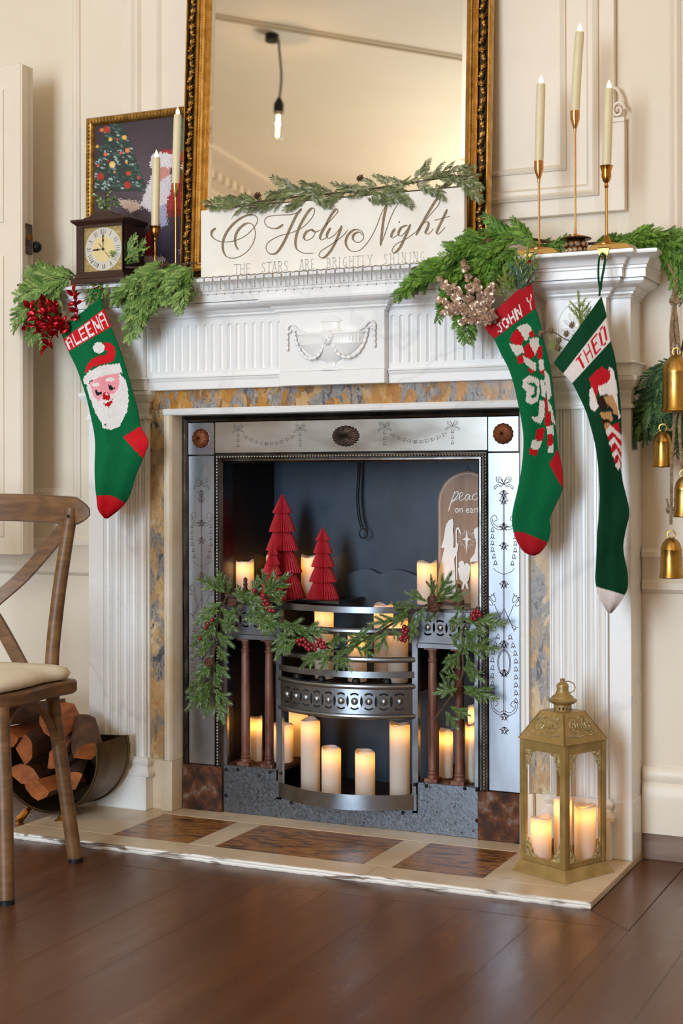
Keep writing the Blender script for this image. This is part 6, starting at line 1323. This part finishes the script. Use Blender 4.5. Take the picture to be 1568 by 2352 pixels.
for s_ in (0, 1):
    A = lambda a: a if s_ == 0 else WC-a
    P_ = cr([cp(A(-.012), -.060, .745), cp(A(.10), -.078+.004*s_, .63), cp(A(.20), -.062+.006*s_, .54), cp(A(.30), -.022, .41)], 6)
    b_ = MB()
    for k, p in enumerate(P_):
        t = (P_[min(k+1, len(P_)-1)]-P_[max(k-1, 0)]).normalized(); nrm = dD-t*dD.dot(t); nrm.normalize(); sd_ = t.cross(nrm)*.015; q = nrm*.006; b_.v += [tuple(p+sd_+q), tuple(p-sd_+q), tuple(p-sd_-q), tuple(p+sd_-q)]
    b_.f = [(4*k+i, 4*k+(i+1) % 4, 4*k+4+(i+1) % 4, 4*k+4+i) for k in range(len(P_)-1) for i in range(4)]+[(0,1,2,3), tuple(range(4*len(P_)-4, 4*len(P_)))]; b_.c = [None]*len(b_.f); b_.build('cross_brace', ow, CH, bev=.001)
pb = cp(-.024, -.040, .766); MB().sphere(tuple(pb), .004, 8, 6).build('bolt', M['black'], CH)
# ================================================================== log scuttle
SC = thing('log_scuttle', 'tarnished brass log scuttle on scrolled feet left of the fireplace', 'basket', (-.725, -.18, Z0))
bsm = mat('tarnished_brass', '#6b5434', .38, .8, col2='#3a2c1c', nscale=9, nlo=.3, nhi=.7, rvar=.1)
U_ = lambda a, r=0: (-.722+(.152+r)*math.cos(a), .158+(.146+r)*math.sin(a))
tm_ = MB(); NA = 28; ya, yb2 = -.235, -.095
for y in (ya, yb2):
    for off in (0, -.003):
        for k in range(NA+1): x, z = U_(-PI*1.05+(PI*1.13)*k/NA, off); tm_.v.append((x, y, z))
R_ = NA+1
for k in range(NA): tm_.f += [(k, k+1, 2*R_+k+1, 2*R_+k), (R_+k, 3*R_+k, 3*R_+k+1, R_+k+1), (k, R_+k, R_+k+1, k+1), (2*R_+k, 2*R_+k+1, 3*R_+k+1, 3*R_+k)]
tm_.c = [None]*len(tm_.f); tm_.build('curved_sheet', bsm, SC)
for y in (ya, yb2): MB().tube([(U_(-PI*1.05+(PI*1.13)*k/NA)[0], y, U_(-PI*1.05+(PI*1.13)*k/NA)[1]) for k in range(NA+1)], .0035, 6).build('rolled_rim', bsm, SC)
bk = [U_(-PI*1.05+(PI*1.13)*k/NA, -.002) for k in range(NA+1)]; MB().prism(bk, lambda u, v, d: (u, d, v), yb2-.004, yb2).build('back_sheet', bsm, SC)
for x in (-.775, -.66): MB().tube(cr([(x, -.225, .022), (x-.004, -.245, .010), (x-.012, -.258, -.006), (x-.022, -.262, -.010)], 4), [.007]*4+[.009]*4+[.010]*4+[.004], 8).build('scrolled_foot', M['brass'], SC)
bark = mat('log_bark', '#6b4a34', .85, col2='#4a3222', nscale=30, bump=.6, bscale=60); split = mat('split_orange_wood', '#b8682e', .7, col2='#8f4a1e', nscale=10, stretch=(4,.6,4), warp=.8, bump=.25, bscale=80)
def log(c, r, L, yaw, roll, a0, a1, label, tilt=0):
    T = thing('split_log', label, 'log', (c[0], c[1], c[2]-r*.6), 'split firewood logs in the brass scuttle')
    Mx = Matrix.Translation(c) @ Matrix.Rotation(yaw, 4, 'Z') @ Matrix.Rotation(tilt, 4, 'X') @ Matrix.Rotation(roll, 4, 'Y'); rg = random.Random(int(c[0]*9999)); n = 9
    sec = [(0.0, 0.0)] + [(r*math.cos(math.radians(a0+(a1-a0)*k/n))*rg.uniform(.94, 1.05), r*math.sin(math.radians(a0+(a1-a0)*k/n))*rg.uniform(.94, 1.05)) for k in range(n+1)]
    g = (sum(p[0] for p in sec)/len(sec), sum(p[1] for p in sec)/len(sec)); sec = [(x-g[0], z-g[1]) for x, z in sec]; m = len(sec)
    w = MB(); b = MB()
    for q in (0, 1):
        for x, z in [(.9*x_, .9*z_) for x_, z_ in sec]: w.v.append(tuple(Mx @ V((x, (q-.5)*L, z))))
    w.f = [tuple(range(m)), tuple(range(m, 2*m)), (0, 1, m+1, m), (m-1, 0, m, 2*m-1)]; w.c = [None]*4
    b.v = list(w.v); b.f = [(k, k+1, m+k+1, m+k) for k in range(1, m-1)]; b.c = [None]*len(b.f)
    w.build('split_faces', split, T, fix=False, smooth=0); b.build('bark', bark, T, fix=False, smooth=0)
for k, (c, r, L, yaw, roll, a0, a1, lab, tl) in enumerate((
  ((-.800,-.180,.110), .055, .13, .25, .3, 20, 160, 'split log wedge lowest at the left of the scuttle', 0), ((-.735,-.180,.062), .058, .13, -.2, 0, 200, 330, 'split log with orange cut face at the bottom of the scuttle', .05),
  ((-.690,-.178,.105), .050, .12, .5, -.6, 30, 150, 'small split log lying right in the scuttle', .1), ((-.772,-.185,.175), .055, .14, .1, 1.2, 10, 120, 'upright looking split log in the middle of the scuttle', .1),
  ((-.835,-.185,.185), .060, .14, -.1, .1, 200, 340, 'large square split log at the far left of the scuttle', .0), ((-.700,-.182,.160), .050, .13, .35, 2.0, 15, 130, 'split log leaning against the right of the scuttle', .2),
  ((-.650,-.180,.205), .052, .15, .75, -.5, 20, 140, 'barky split log sticking out of the scuttle at right', .35), ((-.725,-.182,.232), .052, .14, .3, .6, 200, 330, 'split log on top beside the barky one', .15),
  ((-.800,-.182,.245), .055, .15, -.4, 2.4, 20, 150, 'topmost split log lying crosswise on the pile', .0))): log(c, r, L, yaw, roll, a0, a1, lab, tl)
# ================================================================== bells on ropes
BY = -.075
jute = mat('jute_rope', '#a58a6c', .9, col2='#7d6548', nscale=120, bump=.8, bscale=300)
BG = thing('bell_rope', 'knotted jute rope hanging from the right mantel end carrying brass bells', 'rope', tuple(at(1550, 1210, BY)))
for P_ in ([(1530,600),(1548,640),(1546,690),(1544,760),(1550,796)], [(1552,640),(1550,690),(1552,750),(1556,790)], [(1546,640),(1549,700),(1556,760),(1566,900),(1560,980),(1566,1080)], [(1550,700),(1540,760),(1545,900),(1548,980),(1542,1060),(1541,1150),(1540,1205)], [(1545,690),(1550,800),(1556,900),(1546,980),(1530,985)]):
    MB().tube(cr([at(a, b, BY-.002*k) for k, (a, b) in enumerate(P_)], 8), .0034, 7).build('strand', jute, BG)
for a, b in ((1549,692), (1541,1172)):
    k_ = MB(); c = at(a, b, BY-.004)
    for q in range(3): k_.tube([c+V((.009*math.cos(t*PI/6+q), .006*math.sin(t*PI/6), .005*math.sin(t*PI/3+q*2))) for t in range(12)], .0036, 6, closed=True)
    k_.build('knot', jute, BG)
MB().tube(cr([at(1540,1172,BY-.004), at(1534,1160,BY-.01), at(1531,1145,BY-.012)], 4), .0022, 5).build('frayed_end', jute, BG)
bellm = mat('antique_brass_bell', '#c39c55', .33, 1, col2='#9f7836', nscale=14, rvar=.1)
def bell_(px, top, bot, hw, y, label):
    a, b = at(px, top, y), at(px, bot, y); r = (at(px+hw, top, y).x-at(px-hw, top, y).x)/2*R2(px); h = a.z-b.z
    T = thing('brass_bell', label, 'bell', (a.x, y, b.z), 'brass bells on the jute rope')
    MB().lathe([(r*.86,0.004),(r*.98,0),(r*1.02,.002),(r*1.0,.005),(r*.93,.010),(r*.90,h*.5),(r*.88,h*.68),(r*.90,h*.70),(r*.86,h*.73),(r*.74,h*.86),(r*.5,h*.95),(r*.2,h),(.0005,h)], 28, cap=False).build('bell_body', bellm, T, local=True)
    MB().tube([(.0085*math.cos(t*PI/8), 0, h+.007+.0085*math.sin(t*PI/8)) for t in range(16)], .0017, 6, closed=True).build('ring', bellm, T, local=True)
    MB().sphere((0, 0, .004), .006, 8, 6).build('clapper', bellm, T, local=True)
bell_(1553, 815, 946, 36, BY-.02, 'topmost and largest brass bell on the jute rope')
bell_(1522, 990, 1073, 25, BY+.01, 'second brass bell partly behind cedar needles')
bell_(1570, 1095, 1188, 25, BY-.02, 'third brass bell cut off by the picture edge')
bell_(1541, 1235, 1328, 28, BY-.012, 'lowest brass bell hanging below the knot')
GB = thing('bell_garland', 'dark green cedar branch hanging behind the brass bells at right', 'garland', tuple(at(1540, 900, -.04)))
L = []
for bx_, by, tx, ty in ((1565,830,1480,920),(1560,840,1470,880),(1560,850,1440,1012),(1562,860,1428,1020),(1560,870,1475,1005),(1562,880,1500,1010),(1565,900,1530,1020),(1565,920,1560,1030),(1560,830,1500,860),(1570,900,1545,1050),(1570,820,1540,900),(1565,860,1510,960),(1560,860,1460,960),(1568,890,1520,985)): L.append(((bx_, by, -.03), (tx, ty, -.045)))
sprigs(GB, CEDB, L, jit=.3, extra=1); stem(GB, [(1575,760,-.03),(1566,800,-.03),(1560,840,-.03),(1562,900,-.03)], .003, twig)
# ================================================================== pendant seen in the mirror
PB = V((-1.423, -2.36, 2.64))
PN = thing('pendant_lamp', 'bare filament bulb on a black cord reflected in the mirror', 'lamp', (PB.x, PB.y, Z1))
MB().tube(cr([(PB.x, PB.y, 2.74), (PB.x+.006, PB.y, 2.85), (PB.x-.01, PB.y, 2.97), (PB.x-.02, PB.y, 3.03), (PB.x-.05, PB.y, 3.04)], 5), .006, 6).build('cord', mat('grey_cord', '#8a877c', .8), PN)
MB().lathe([(.022,2.69),(.022,2.73),(.012,2.75),(.006,2.76)], 16, Matrix.Translation((PB.x, PB.y, 0))).build('socket', M['black'], PN)
MB().lathe([(.03,3.02),(.03,3.05)], 16, Matrix.Translation((PB.x-.05, PB.y, 0))).build('ceiling_hook', M['black'], PN)
MB().lathe([(.014,2.69),(.022,2.66),(.030,2.62),(.026,2.58),(.010,2.562),(.0005,2.56)], 18, Matrix.Translation((PB.x, PB.y, 0)), cap=False).build('glass_bulb', M['glass'], PN)
MB().tube([(PB.x, PB.y, 2.585), (PB.x, PB.y, 2.68)], .007, 8).build('filament', mat('glowing_filament', '#ffe0b0', .5, emis='#ffe2b0', estr=14), PN)
lamp('bulb_light', PB, 17, (1, .64, .32), None, .008)
for px_, py_ in ((.75, -3.0), (2.35, -1.9)):     # added bulbs out of view, put in for warm fill light
    q = thing('pendant_lamp', 'added unseen filament bulb on a cord for warm fill at %s' % ('the middle' if px_ < 1 else 'the right'), 'lamp', (px_, py_, Z1))
    for o in list(PN.children):
        if o.name.startswith('ceiling_conduit'): continue
        c = o.copy(); COL.objects.link(c); c.parent = q
    lamp('bulb_light', (px_, py_, 2.62), 17, (1, .64, .32), None, .02)
cd_ = MB().tube([(-1.62, -2.08, Z1-.012), (-.72, -2.92, Z1-.012)], .008, 8).build('ceiling_conduit', mat('painted_conduit', '#d9ceb8', .6), PN)
